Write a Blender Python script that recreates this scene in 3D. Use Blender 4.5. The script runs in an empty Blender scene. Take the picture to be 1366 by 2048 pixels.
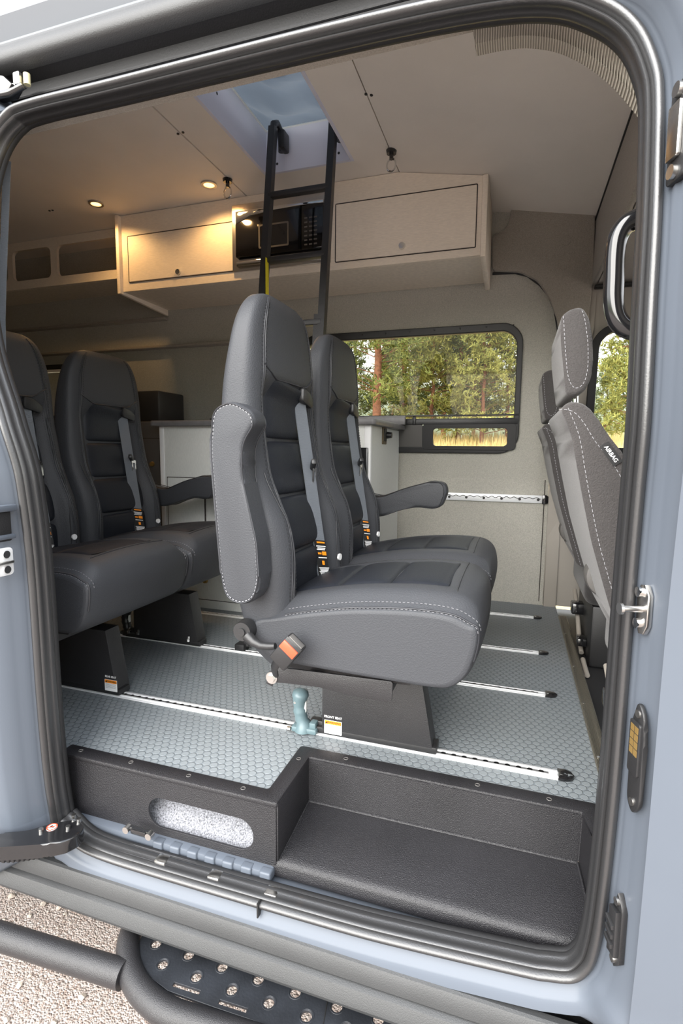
import bpy, bmesh, math, random
from mathutils import Vector, Matrix
random.seed(7)
C = bpy.context.scene.collection
S = bpy.context.scene
pi = math.pi
# ------------------------------------------------------------------ camera
CAM = Vector((0, 0, .75))
YAW, PIT, ROL = [math.radians(a) for a in (18.2, 6.6, .54)]
FPX = 1055.0
_f = Vector((-math.sin(YAW)*math.cos(PIT), math.cos(YAW)*math.cos(PIT), -math.sin(PIT)))
_r0 = Vector((math.cos(YAW), math.sin(YAW), 0)); _u0 = _r0.cross(_f)
_r = _r0*math.cos(ROL) + _u0*math.sin(ROL); _u = -_r0*math.sin(ROL) + _u0*math.cos(ROL)
cd = bpy.data.cameras.new('camera'); cam = bpy.data.objects.new('camera', cd); C.objects.link(cam)
cd.sensor_fit = 'VERTICAL'; cd.sensor_height = 36; cd.sensor_width = 24; cd.lens = FPX/2048*36
cd.clip_start = .02; cd.clip_end = 500
m3 = Matrix((( _r.x,_u.x,-_f.x),(_r.y,_u.y,-_f.y),(_r.z,_u.z,-_f.z)))
cam.matrix_world = Matrix.Translation(CAM) @ m3.to_4x4()
S.camera = cam
S.view_settings.view_transform = 'Standard'; S.view_settings.look = 'None'
S.view_settings.gamma = 1; S.view_settings.use_curve_mapping = False
S.view_settings.exposure = 2.0
try: S.cycles.max_bounces = 10; S.cycles.diffuse_bounces = 6; S.cycles.transparent_max_bounces = 16
except Exception: pass

def at(px, py, X=None, Y=None, Z=None):
    "a point of the place seen at a photo pixel, on the named plane"
    d = _r*((px-683)/FPX) + _u*((1024-py)/FPX) + _f
    t = (X-CAM.x)/d.x if X is not None else (Y-CAM.y)/d.y if Y is not None else (Z-CAM.z)/d.z
    return CAM + d*t

# ------------------------------------------------------------------ world + sun
W = bpy.data.worlds.new('sky'); S.world = W; W.use_nodes = True
nt = W.node_tree; nt.nodes.clear()
def nd(t, **k):
    n = nt.nodes.new(t)
    for a, b in k.items(): setattr(n, a, b)
    return n
tc = nd('ShaderNodeTexCoord'); sx = nd('ShaderNodeSeparateXYZ'); nt.links.new(tc.outputs['Generated'], sx.inputs[0])
cr = nd('ShaderNodeValToRGB'); e = cr.color_ramp
mp = nd('ShaderNodeMapRange'); mp.inputs['From Min'].default_value = -1; mp.inputs['From Max'].default_value = 1
nt.links.new(sx.outputs['Z'], mp.inputs['Value']); nt.links.new(mp.outputs[0], cr.inputs[0])
e.elements[0].position = 0; e.elements[0].color = (.20,.17,.14,1)
e.elements[1].position = 1; e.elements[1].color = (.90,.96,1.06,1)
for p, c in ((.49,(.30,.27,.22,1)),(.505,(.26,.29,.18,1)),(.545,(.40,.44,.34,1)),(.575,(1.05,1.06,1.06,1)),(.8,(.97,1.0,1.05,1))):
    q = e.elements.new(p); q.color = c
ns = nd('ShaderNodeTexNoise'); ns.inputs['Scale'].default_value = 2.2; ns.inputs['Detail'].default_value = 6
nt.links.new(tc.outputs['Generated'], ns.inputs['Vector'])
mx = nd('ShaderNodeMix', data_type='RGBA', blend_type='MULTIPLY'); mx.inputs[0].default_value = .8
r2 = nd('ShaderNodeValToRGB'); r2.color_ramp.elements[0].position = .3; r2.color_ramp.elements[0].color = (.72,.75,.8,1); r2.color_ramp.elements[1].position = .65; r2.color_ramp.elements[1].color = (1.2,1.2,1.2,1)
nt.links.new(ns.outputs['Fac'], r2.inputs[0]); nt.links.new(cr.outputs[0], mx.inputs[6]); nt.links.new(r2.outputs[0], mx.inputs[7])
bg = nd('ShaderNodeBackground'); bg.inputs['Strength'].default_value = .95
wo = nd('ShaderNodeOutputWorld'); nt.links.new(mx.outputs[2], bg.inputs[0]); nt.links.new(bg.outputs[0], wo.inputs[0])
sd = bpy.data.lights.new('sun', 'SUN'); sd.energy = 2.7; sd.angle = math.radians(70); sd.color = (1,.96,.9)
so = bpy.data.objects.new('sun', sd); C.objects.link(so)
so.rotation_euler = Vector((.26, 1.0, -.72)).to_track_quat('-Z', 'Y').to_euler()

# ------------------------------------------------------------------ materials
def mat(name, col, rough=.5, metal=0, bump=0, bscale=200, var=0, vscale=8, spec=.5, coat=0, emit=None, stretch=None, sheen=0, detail=3):
    m = bpy.data.materials.new(name); m.use_nodes = True; t = m.node_tree; b = t.nodes['Principled BSDF']
    b.inputs['Base Color'].default_value = (*col, 1); b.inputs['Roughness'].default_value = rough
    b.inputs['Metallic'].default_value = metal; b.inputs['Specular IOR Level'].default_value = spec
    b.inputs['Coat Weight'].default_value = coat; b.inputs['Coat Roughness'].default_value = .12
    b.inputs['Sheen Weight'].default_value = sheen
    if emit: b.inputs['Emission Color'].default_value = (*emit[0],1); b.inputs['Emission Strength'].default_value = emit[1]
    co = t.nodes.new('ShaderNodeTexCoord'); vec = co.outputs['Object']
    if stretch:
        mpn = t.nodes.new('ShaderNodeMapping'); mpn.inputs['Scale'].default_value = stretch
        t.links.new(vec, mpn.inputs[0]); vec = mpn.outputs[0]
    if bump:
        n = t.nodes.new('ShaderNodeTexNoise'); n.inputs['Scale'].default_value = bscale; n.inputs['Detail'].default_value = detail
        t.links.new(vec, n.inputs['Vector'])
        bp = t.nodes.new('ShaderNodeBump'); bp.inputs['Strength'].default_value = bump; bp.inputs['Distance'].default_value = .002
        t.links.new(n.outputs['Fac'], bp.inputs['Height']); t.links.new(bp.outputs[0], b.inputs['Normal'])
    if var:
        n = t.nodes.new('ShaderNodeTexNoise'); n.inputs['Scale'].default_value = vscale; n.inputs['Detail'].default_value = 5
        t.links.new(vec, n.inputs['Vector'])
        rr = t.nodes.new('ShaderNodeValToRGB')
        rr.color_ramp.elements[0].position = .3; rr.color_ramp.elements[1].position = .7
        rr.color_ramp.elements[0].color = (*[c*(1-var) for c in col],1); rr.color_ramp.elements[1].color = (*[min(1,c*(1+var)) for c in col],1)
        t.links.new(n.outputs['Fac'], rr.inputs[0]); t.links.new(rr.outputs[0], b.inputs['Base Color'])
    return m
M = {}
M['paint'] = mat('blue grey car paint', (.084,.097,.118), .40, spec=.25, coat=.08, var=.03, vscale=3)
M['skylitpaint'] = mat('car paint paled for sky reflection', (.15,.16,.175), .4, spec=.3)  # body paint made paler: bright sky reflection put into the roof colour
M['rubber'] = mat('black rubber seal', (.022,.022,.023), .36, bump=.15, bscale=400, spec=.9)
M['rubber2'] = mat('matt black rubber', (.012,.012,.013), .6, bump=.2, bscale=300)
M['leather'] = mat('charcoal leather', (.038,.040,.045), .50, bump=.4, bscale=330, spec=.28, detail=4)
M['leather2'] = mat('dark blue black quilted leather', (.012,.014,.019), .5, bump=.35, bscale=330, spec=.3, detail=4)
M['piping'] = mat('dark piping', (.025,.026,.03), .5)
M['stitch'] = mat('pale grey stitching thread', (.33,.33,.35), .7)
M['stitchm'] = mat('mid grey thread', (.14,.14,.15), .7)
M['stitchd'] = mat('dark thread', (.008,.008,.01), .7)
M['web'] = mat('grey seat belt webbing', (.13,.145,.165), .55, bump=.6, bscale=90, stretch=(1,1,12))
M['blackplastic'] = mat('black plastic', (.016,.016,.017), .42, bump=.15, bscale=250)
M['satinblack'] = mat('satin black powder coat', (.020,.0195,.021), .36, bump=.5, bscale=700, var=.12, vscale=9)
M['stepblack'] = mat('textured black step coating', (.0145,.014,.016), .38, bump=.8, bscale=520, var=.15, vscale=7)
M['gloss'] = mat('gloss black', (.01,.01,.011), .12, coat=.5)
M['steel'] = mat('steel', (.55,.54,.52), .28, metal=1)
M['chrome'] = mat('chrome', (.75,.75,.74), .08, metal=1)
M['brush'] = mat('brushed stainless', (.62,.60,.57), .25, metal=1, bump=.1, bscale=60, stretch=(1,1,20))
M['alu'] = mat('bright aluminium track', (.78,.79,.80), .4, metal=.25)
M['bronze'] = mat('bronze anodised threshold', (.40,.37,.31), .4, metal=.8)
M['slot'] = mat('dark slot', (.10,.10,.10), .6)
M['lam'] = mat('pale linen laminate', (.86,.77,.65), .5, bump=.12, bscale=300, var=.07, vscale=60, stretch=(1,1,9))
M['lamw'] = mat('white linen laminate', (.72,.73,.70), .5, bump=.12, bscale=300, var=.06, vscale=60, stretch=(9,9,1))
M['lamg'] = mat('dark grey laminate', (.10,.095,.09), .5)
M['lamedge'] = mat('dark reveal', (.04,.032,.028), .7)
M['counter'] = mat('grey countertop', (.17,.165,.17), .4, var=.1, vscale=40)
M['ceil'] = mat('warm grey ceiling vinyl', (.86,.81,.75), .62, bump=.25, bscale=350, var=.03, vscale=5)
M['hatch'] = mat('hatch liner with blue daylight tint', (.74,.75,.86), .5)  # lavender tint is blue daylight from the canvas, put into the liner colour
M['fab'] = mat('grey woven wall fabric', (.44,.425,.375), .9, bump=.8, bscale=420, var=.16, vscale=260, sheen=.2)
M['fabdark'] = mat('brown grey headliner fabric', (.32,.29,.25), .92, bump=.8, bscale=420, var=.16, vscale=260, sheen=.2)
M['beige'] = mat('beige trim plastic', (.34,.31,.27), .6)
M['cabfab'] = mat('taupe cab seat fabric', (.042,.038,.037), .85, bump=.9, bscale=380, var=.18, vscale=420, sheen=.25)
M['cabfab2'] = mat('dark taupe cab seat fabric', (.030,.028,.028), .85, bump=.9, bscale=380, var=.18, vscale=420, sheen=.25)
M['clad'] = mat('grey sill cladding plastic', (.030,.031,.032), .5, bump=.25, bscale=500, var=.08, vscale=12)
M['silldark'] = mat('dark sill cover plastic', (.045,.045,.048), .45, bump=.2, bscale=300)
M['teal'] = mat('grey teal handle plastic', (.10,.15,.165), .4, bump=.1, bscale=300)
M['white'] = mat('white', (.8,.8,.8), .5)
M['orange'] = mat('orange print', (.9,.28,.01), .5)
M['red'] = mat('red button', (.75,.07,.03), .35)
M['ink'] = mat('black print', (.01,.01,.01), .5)
M['inkg'] = mat('grey print', (.35,.35,.35), .5)
M['carpet'] = mat('speckled grey carpet', (.19,.195,.215), .95, bump=1, bscale=500, var=.75, vscale=330)
M['brass'] = mat('brass contacts', (.42,.27,.09), .35, metal=.7)
M['yellow'] = mat('yellow strip', (.75,.65,.02), .5)
M['cream'] = mat('cream roller', (.62,.56,.33), .4)
M['cloth'] = mat('ribbed taupe fabric', (.22,.20,.16), .95)
M['bark'] = mat('red brown pine bark', (.20,.085,.05), .9, bump=1, bscale=6, var=.35, vscale=9)
M['grass'] = mat('dry straw grass', (.58,.44,.20), .9, var=.25, vscale=2)
M['tray'] = mat('scuffed black plate', (.016,.018,.022), .42, var=.35, vscale=14, bump=.2, bscale=200)
M['lampglow'] = mat('warm lamp glow', (1,.7,.35), .5, emit=((1,.42,.12), 1.5))
M['switchplate'] = mat('bronze switch plate', (.15,.115,.07), .45)
M['mwglass'] = mat('black microwave glass', (.006,.006,.007), .06, coat=.5)
# ribs on the cloth
def wave_bump(m, scale, direction, dist=.003, strength=1, col=None, bands=True):
    t = m.node_tree; b = t.nodes['Principled BSDF']; co = t.nodes.new('ShaderNodeTexCoord')
    w = t.nodes.new('ShaderNodeTexWave'); w.bands_direction = direction; w.inputs['Scale'].default_value = scale
    t.links.new(co.outputs['Object'], w.inputs['Vector'])
    bp = t.nodes.new('ShaderNodeBump'); bp.inputs['Strength'].default_value = strength; bp.inputs['Distance'].default_value = dist
    t.links.new(w.outputs['Fac'], bp.inputs['Height']); t.links.new(bp.outputs[0], b.inputs['Normal'])
    if col:
        rr = t.nodes.new('ShaderNodeValToRGB'); rr.color_ramp.elements[0].color = (*col[0],1); rr.color_ramp.elements[1].color = (*col[1],1)
        t.links.new(w.outputs['Fac'], rr.inputs[0]); t.links.new(rr.outputs[0], b.inputs['Base Color'])
wave_bump(M['cloth'], 75, 'X', col=((.22,.20,.165),(.55,.51,.43)))
wave_bump(M['bronze'], 105, 'X', .002, 1)
# foliage
def leafmat(name, c1, c2):
    m = bpy.data.materials.new(name); m.use_nodes = True; t = m.node_tree; b = t.nodes['Principled BSDF']
    g = t.nodes.new('ShaderNodeNewGeometry'); rr = t.nodes.new('ShaderNodeValToRGB')
    rr.color_ramp.elements[0].color = (*c1,1); rr.color_ramp.elements[1].color = (*c2,1)
    t.links.new(g.outputs['Random Per Island'], rr.inputs[0]); t.links.new(rr.outputs[0], b.inputs['Base Color'])
    b.inputs['Roughness'].default_value = .8
    tr = t.nodes.new('ShaderNodeBsdfTranslucent'); t.links.new(rr.outputs[0], tr.inputs[0])
    ms = t.nodes.new('ShaderNodeMixShader'); ms.inputs[0].default_value = .35
    o = t.nodes['Material Output']; t.links.new(b.outputs[0], ms.inputs[1]); t.links.new(tr.outputs[0], ms.inputs[2]); t.links.new(ms.outputs[0], o.inputs[0])
    return m
M['needle'] = leafmat('pine needles', (.07,.10,.025), (.34,.36,.11))
M['needle2'] = leafmat('dark pine needles', (.06,.085,.03), (.24,.28,.10))
M['needle3'] = leafmat('golden green pine needles', (.16,.18,.05), (.42,.40,.12))
# glass: tinted see-through pane with a real reflection
def glassmat(name, tint, rf=.9):
    m = bpy.data.materials.new(name); m.use_nodes = True; t = m.node_tree; t.nodes.remove(t.nodes['Principled BSDF'])
    tr = t.nodes.new('ShaderNodeBsdfTransparent'); tr.inputs[0].default_value = (*tint,1)
    gl = t.nodes.new('ShaderNodeBsdfGlossy'); gl.inputs['Roughness'].default_value = .01
    fr = t.nodes.new('ShaderNodeFresnel'); fr.inputs[0].default_value = 1.45
    ms = t.nodes.new('ShaderNodeMixShader'); t.links.new(fr.outputs[0], ms.inputs[0]); t.links.new(tr.outputs[0], ms.inputs[1]); t.links.new(gl.outputs[0], ms.inputs[2])
    t.links.new(ms.outputs[0], t.nodes['Material Output'].inputs[0]); return m
M['glass'] = glassmat('tinted window glass', (.74,.74,.69))
M['glassclear'] = glassmat('clear window glass', (.94,.96,.94))
# canvas lets the daylight through
m = bpy.data.materials.new('grey pop top canvas'); m.use_nodes = True; t = m.node_tree; b = t.nodes['Principled BSDF']
b.inputs['Base Color'].default_value = (.12,.138,.155,1); b.inputs['Roughness'].default_value = .7
tr = t.nodes.new('ShaderNodeBsdfTranslucent'); tr.inputs[0].default_value = (.055,.066,.08,1)
ms = t.nodes.new('ShaderNodeMixShader'); ms.inputs[0].default_value = .5
t.links.new(b.outputs[0], ms.inputs[1]); t.links.new(tr.outputs[0], ms.inputs[2]); t.links.new(ms.outputs[0], t.nodes['Material Output'].inputs[0])
M['canvas'] = m
# coin rubber floor: hexagonal grid of low round studs
m = bpy.data.materials.new('grey coin pattern rubber floor'); m.use_nodes = True; t = m.node_tree; b = t.nodes['Principled BSDF']
co = t.nodes.new('ShaderNodeTexCoord'); sp = t.nodes.new('ShaderNodeSeparateXYZ'); t.links.new(co.outputs['Object'], sp.inputs[0])
def mth(op, a, b_=None, c_=None):
    n = t.nodes.new('ShaderNodeMath'); n.operation = op
    for i, v in enumerate((a, b_, c_)):
        if v is None: continue
        if isinstance(v, (int, float)): n.inputs[i].default_value = v
        else: t.links.new(v, n.inputs[i])
    return n.outputs[0]
PT = .0205
def cell(ox, oy):
    sxx, syy = PT, PT*math.sqrt(3)
    u = mth('SUBTRACT', mth('FLOORED_MODULO', mth('ADD', sp.outputs['X'], ox), sxx), sxx/2)
    v = mth('SUBTRACT', mth('FLOORED_MODULO', mth('ADD', sp.outputs['Y'], oy), syy), syy/2)
    return mth('SQRT', mth('ADD', mth('MULTIPLY', u, u), mth('MULTIPLY', v, v)))
dd = mth('MINIMUM', cell(10, 10), cell(10+PT/2, 10+PT*math.sqrt(3)/2))
mr = t.nodes.new('ShaderNodeMapRange'); mr.interpolation_type = 'SMOOTHSTEP'
mr.inputs['From Min'].default_value = .0098; mr.inputs['From Max'].default_value = .0082; mr.inputs['To Min'].default_value = 0; mr.inputs['To Max'].default_value = 1
t.links.new(dd, mr.inputs['Value'])
bp = t.nodes.new('ShaderNodeBump'); bp.inputs['Strength'].default_value = .9; bp.inputs['Distance'].default_value = .0016
t.links.new(mr.outputs[0], bp.inputs['Height']); t.links.new(bp.outputs[0], b.inputs['Normal'])
rr = t.nodes.new('ShaderNodeValToRGB'); rr.color_ramp.elements[0].color = (.15,.17,.185,1); rr.color_ramp.elements[1].color = (.19,.21,.222,1)
t.links.new(mr.outputs[0], rr.inputs[0]); t.links.new(rr.outputs[0], b.inputs['Base Color']); b.inputs['Roughness'].default_value = .42
M['floor'] = m
# gravel
m = bpy.data.materials.new('pinkish brown gravel'); m.use_nodes = True; t = m.node_tree; b = t.nodes['Principled BSDF']
co = t.nodes.new('ShaderNodeTexCoord'); v1 = t.nodes.new('ShaderNodeTexVoronoi'); v1.inputs['Scale'].default_value = 190; t.links.new(co.outputs['Object'], v1.inputs['Vector'])
rr = t.nodes.new('ShaderNodeValToRGB'); t.links.new(v1.outputs['Color'], rr.inputs[0])
for i, (p, c) in enumerate(((0,(.22,.155,.125)),(.35,(.42,.32,.265)),(.6,(.58,.46,.39)),(.85,(.72,.62,.54)),(1,(.50,.45,.42)))):
    q = rr.color_ramp.elements[0] if i == 0 else rr.color_ramp.elements[1] if i == 4 else rr.color_ramp.elements.new(p)
    q.position = p; q.color = (*c,1)
t.links.new(rr.outputs[0], b.inputs['Base Color']); b.inputs['Roughness'].default_value = .95
n = t.nodes.new('ShaderNodeTexNoise'); n.inputs['Scale'].default_value = 130; n.inputs['Detail'].default_value = 8; t.links.new(co.outputs['Object'], n.inputs['Vector'])
ad = t.nodes.new('ShaderNodeMath'); ad.operation = 'SUBTRACT'; t.links.new(n.outputs['Fac'], ad.inputs[0]); t.links.new(v1.outputs['Distance'], ad.inputs[1])
bp = t.nodes.new('ShaderNodeBump'); bp.inputs['Strength'].default_value = 1; bp.inputs['Distance'].default_value = .005; t.links.new(ad.outputs[0], bp.inputs['Height']); t.links.new(bp.outputs[0], b.inputs['Normal'])
M['gravel'] = m
M['stone'] = mat('pebble stone', (.40,.34,.29), .9, var=.4, vscale=9, bump=.6, bscale=80)
M['field'] = mat('dry field soil', (.42,.33,.17), .95, var=.3, vscale=1.2)

# ------------------------------------------------------------------ mesh helpers
class MB:
    def __init__(s): s.v = []; s.f = []
    def add(s, vs, fs):
        o = len(s.v); s.v += [tuple(v) for v in vs]; s.f += [[i+o for i in f] for f in fs]; return s
    def bm(s, b):
        b.verts.index_update(); s.add([v.co[:] for v in b.verts], [[v.index for v in f.verts] for f in b.faces]); b.free(); return s
    def box(s, a, b_, bev=0, seg=2, rot=None):
        c = [(a[i]+b_[i])/2 for i in range(3)]; d = [abs(b_[i]-a[i]) for i in range(3)]
        bb = bmesh.new(); bmesh.ops.create_cube(bb, size=1)
        for v in bb.verts: v.co = Vector((v.co.x*d[0], v.co.y*d[1], v.co.z*d[2]))
        if bev: bmesh.ops.bevel(bb, geom=bb.edges[:], offset=min(bev, min(d)*.49), segments=seg, affect='EDGES', profile=.5)
        for v in bb.verts: v.co = (rot @ v.co if rot else v.co) + Vector(c)
        return s.bm(bb)
    def tube(s, pts, r, n=12, closed=False, cap=True, sy=1):
        P = [Vector(p) for p in pts]; R_ = r if isinstance(r, (list, tuple)) else [r]*len(P)
        N = len(P); vs = []; up = None
        for i in range(N):
            a = P[(i-1) % N] if (closed or i > 0) else P[i]; b_ = P[(i+1) % N] if (closed or i < N-1) else P[i]
            d = (b_-a).normalized() if (b_-a).length > 1e-9 else Vector((0,0,1))
            if up is None: up = Vector((0,0,1)) if abs(d.z) < .9 else Vector((1,0,0))
            x = d.cross(up)
            if x.length < 1e-6: x = d.orthogonal()
            x.normalize(); y = x.cross(d).normalized(); up = y
            for k in range(n):
                t_ = 2*pi*k/n; vs.append(P[i] + x*math.cos(t_)*R_[i] + y*math.sin(t_)*R_[i]*sy)
        fs = []
        for i in range(N if closed else N-1):
            j = (i+1) % N
            for k in range(n): fs.append([i*n+k, i*n+(k+1) % n, j*n+(k+1) % n, j*n+k])
        if cap and not closed: fs.append(list(range(n))[::-1]); fs.append([(N-1)*n+k for k in range(n)])
        return s.add(vs, fs)
    def cyl(s, a, b_, r, n=20, r2=None): return s.tube([a, b_], [r, r if r2 is None else r2], n)
    def grid(s, rows, closed=False):
        n = len(rows[0]); vs = [p for r in rows for p in r]; fs = []
        for i in range(len(rows)-1):
            for k in range(n if closed else n-1): fs.append([i*n+k, i*n+(k+1) % n, (i+1)*n+(k+1) % n, (i+1)*n+k])
        return s.add(vs, fs)
    def fan(s, ring):
        c = sum((Vector(p) for p in ring), Vector())/len(ring); n = len(ring)
        return s.add(list(ring)+[c], [[k, (k+1) % n, n] for k in range(n)])
    def prism(s, poly, fn, a, b_, bev=0, seg=2):
        "poly: 2D outline, fn(u,v,w) -> world"
        bb = bmesh.new(); lo = [bb.verts.new((u, v, a)) for u, v in poly]; f = bb.faces.new(lo)
        ex = bmesh.ops.extrude_face_region(bb, geom=[f])
        for v in ex['geom']:
            if isinstance(v, bmesh.types.BMVert): v.co.z = b_
        if bev:
            ed = [q for q in bb.edges if abs(q.verts[0].co.z-q.verts[1].co.z) < 1e-7]
            bmesh.ops.bevel(bb, geom=ed, offset=bev, segments=seg, affect='EDGES', profile=.5, clamp_overlap=True)
        bmesh.ops.recalc_face_normals(bb, faces=bb.faces)
        for v in bb.verts: v.co = Vector(fn(*v.co))
        return s.bm(bb)
    def plate(s, outer, holes, fn, th, bev=0):
        "2D plate with holes, thickness th centred on w=0"
        cu = bpy.data.curves.new('c', 'CURVE'); cu.dimensions = '2D'; cu.fill_mode = 'BOTH'; cu.extrude = th/2; cu.bevel_depth = bev
        for pl in [outer]+holes:
            sp_ = cu.splines.new('POLY'); sp_.points.add(len(pl)-1); sp_.use_cyclic_u = True
            for q, (u, v) in zip(sp_.points, pl): q.co = (u, v, 0, 1)
        o = bpy.data.objects.new('c', cu); C.objects.link(o); dg = bpy.context.evaluated_depsgraph_get(); dg.update()
        me = bpy.data.meshes.new_from_object(o.evaluated_get(dg))
        s.add([fn(*v.co) for v in me.vertices], [list(p.vertices) for p in me.polygons])
        bpy.data.objects.remove(o); bpy.data.curves.remove(cu); bpy.data.meshes.remove(me); return s
    def text(s, txt, size, fn, th=.0003, align='CENTER'):
        cu = bpy.data.curves.new('t', 'FONT'); cu.body = txt; cu.size = size; cu.align_x = align; cu.align_y = 'CENTER'; cu.extrude = th; cu.offset = size*.012
        o = bpy.data.objects.new('t', cu); C.objects.link(o); dg = bpy.context.evaluated_depsgraph_get(); dg.update()
        me = bpy.data.meshes.new_from_object(o.evaluated_get(dg))
        s.add([fn(*v.co) for v in me.vertices], [list(p.vertices) for p in me.polygons])
        bpy.data.objects.remove(o); bpy.data.curves.remove(cu); bpy.data.meshes.remove(me); return s
ORG = {}
SPLIT = {'screw','bolts','bolt','headrest_post','post_collar','adjuster','beige_edge_trim','stitching','brass_pads','rung'}
def islands(mb):
    par = list(range(len(mb.v)))
    def fd(i):
        while par[i] != i: par[i] = par[par[i]]; i = par[i]
        return i
    for f in mb.f:
        a = fd(f[0])
        for q in f[1:]:
            b_ = fd(q)
            if b_ != a: par[b_] = a
    gr = {}
    for f in mb.f: gr.setdefault(fd(f[0]), []).append(f)
    out = []
    for fs in gr.values():
        ix = {}; m_ = MB()
        for f in fs:
            for q in f:
                if q not in ix: ix[q] = len(m_.v); m_.v.append(mb.v[q])
            m_.f.append([ix[q] for q in f])
        out.append(m_)
    return out
def build(name, mb, material, parent=None, smooth=40, label=None, cat=None, group=None, kind=None):
    if parent is not None and name in SPLIT and name != 'stitching':
        isl = islands(mb)
        if 1 < len(isl) <= 12:
            return [build_one(name, m_, material, parent, smooth, label) for m_ in isl][0]
    return build_one(name, mb, material, parent, smooth, label, cat, group, kind)
def build_one(name, mb, material, parent=None, smooth=40, label=None, cat=None, group=None, kind=None):
    me = bpy.data.meshes.new(name)
    if parent is not None: o0 = ORG[parent.name]
    else:
        xs = [v[0] for v in mb.v]; ys_ = [v[1] for v in mb.v]; zs = [v[2] for v in mb.v]
        o0 = Vector(((min(xs)+max(xs))/2, (min(ys_)+max(ys_))/2, min(zs)))
    me.from_pydata([tuple(Vector(v)-o0) for v in mb.v], [], mb.f); me.validate()
    b = bmesh.new(); b.from_mesh(me); bmesh.ops.recalc_face_normals(b, faces=b.faces); b.to_mesh(me); b.free()
    me.materials.append(M[material] if isinstance(material, str) else material)
    if smooth: me.shade_smooth(); me.set_sharp_from_angle(angle=math.radians(smooth))
    o = bpy.data.objects.new(name, me); C.objects.link(o); ORG[o.name] = o0
    if parent is None: o.location = o0
    else: o.parent = parent
    tag(o, label, cat, group, kind); return o
def tag(o, label=None, cat=None, group=None, kind=None):
    if label: o['label'] = label
    if cat: o['category'] = cat
    if group: o['group'] = group
    if kind: o['kind'] = kind
    return o
def thing(name, loc, label, cat, group=None, kind=None):
    o = bpy.data.objects.new(name, None); o.empty_display_size = .05; C.objects.link(o); o.location = loc; ORG[o.name] = Vector(loc)
    return tag(o, label, cat, group, kind)
def struct(name, mb, material, parent=None, smooth=40, label=None):
    return build(name, mb, material, parent, smooth, label=label, kind=None if parent else 'structure')
def copy_tree(o, parent=None):
    c = o.copy(); C.objects.link(c); ORG[c.name] = ORG[o.name]
    if parent is not None: c.parent = parent; c.matrix_parent_inverse = Matrix()
    for ch in list(o.children): copy_tree(ch, c)
    return c
def lerp(t, tab):
    if t <= tab[0][0]: return tab[0][1]
    for (a, p), (b_, q) in zip(tab, tab[1:]):
        if t <= b_: return p + (q-p)*(t-a)/(b_-a)
    return tab[-1][1]
def spl(tab, t):
    "smooth (Catmull-Rom like, cosine eased) table lookup"
    xs = [a for a, _ in tab]
    if t <= xs[0]: return tab[0][1]
    if t >= xs[-1]: return tab[-1][1]
    i = max(k for k in range(len(xs)-1) if xs[k] <= t)
    def sl(k):
        if k <= 0 or k >= len(tab)-1: 
            k2 = min(max(k, 0), len(tab)-1); a = max(k2-1, 0); b_ = min(k2+1, len(tab)-1)
        else: a, b_ = k-1, k+1
        return (tab[b_][1]-tab[a][1])/(tab[b_][0]-tab[a][0])
    h = xs[i+1]-xs[i]; u = (t-xs[i])/h; p0, p1 = tab[i][1], tab[i+1][1]; m0, m1 = sl(i)*h, sl(i+1)*h
    return (2*u**3-3*u*u+1)*p0+(u**3-2*u*u+u)*m0+(-2*u**3+3*u*u)*p1+(u**3-u*u)*m1
def sst(a, b_, x):
    t_ = min(1, max(0, (x-a)/(b_-a))); return t_*t_*(3-2*t_)
def rrect(x0, y0, x1, y1, r, n=6):
    out = []
    for cx, cy, a0 in ((x1-r, y1-r, 0), (x0+r, y1-r, 90), (x0+r, y0+r, 180), (x1-r, y0+r, 270)):
        for k in range(n+1):
            a = math.radians(a0+90*k/n); out.append((cx+r*math.cos(a), cy+r*math.sin(a)))
    return out
def circ(cx, cy, r, n=20, ry=None, rot=0):
    ry = ry or r
    return [(cx+r*math.cos(2*pi*k/n)*math.cos(rot)-ry*math.sin(2*pi*k/n)*math.sin(rot), cy+r*math.cos(2*pi*k/n)*math.sin(rot)+ry*math.sin(2*pi*k/n)*math.cos(rot)) for k in range(n)]
def round_poly(pts, r, n=5):
    out = []; N = len(pts)
    for i in range(N):
        p = Vector(pts[i]).to_2d() if len(pts[i]) > 2 else Vector(pts[i]); a = Vector(pts[i-1]); b_ = Vector(pts[(i+1) % N])
        ri = r[i] if isinstance(r, (list, tuple)) else r
        da = (a-p); db = (b_-p); k = min(ri, da.length*.45, db.length*.45)
        A = p+da.normalized()*k; B = p+db.normalized()*k
        if ri < 1e-6: out.append(tuple(p)); continue
        for j in range(n+1):
            t_ = j/n; out.append(tuple(A*(1-t_)**2 + p*2*t_*(1-t_) + B*t_*t_))
    return out
def stitches(path, L=.006, gap=.004, r=.0007, mbx=None):
    "small thread dashes along a path"
    mbx = mbx or MB(); acc = 0; on = True; cur = Vector(path[0]); i = 1; start = cur.copy()
    for i in range(1, len(path)):
        a = Vector(path[i-1]); b_ = Vector(path[i]); seg = (b_-a).length; pos = 0
        if seg < 1e-9: continue
        while pos < seg:
            need = (L if on else gap) - acc
            if pos+need <= seg:
                pos += need; acc = 0; q = a+(b_-a)*(pos/seg)
                if on: mbx.tube([start, q], r, 4)
                on = not on; start = q
            else: acc += seg-pos; pos = seg
    return mbx
def ident(u, v, w): return (u, v, w)
XZ = lambda Y: (lambda u, v, w: (u, Y+w, v))      # u=x, v=z, thickness along y
XY = lambda Z: (lambda u, v, w: (u, v, Z+w))
YZ = lambda X: (lambda u, v, w: (X+w, u, v))

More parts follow.
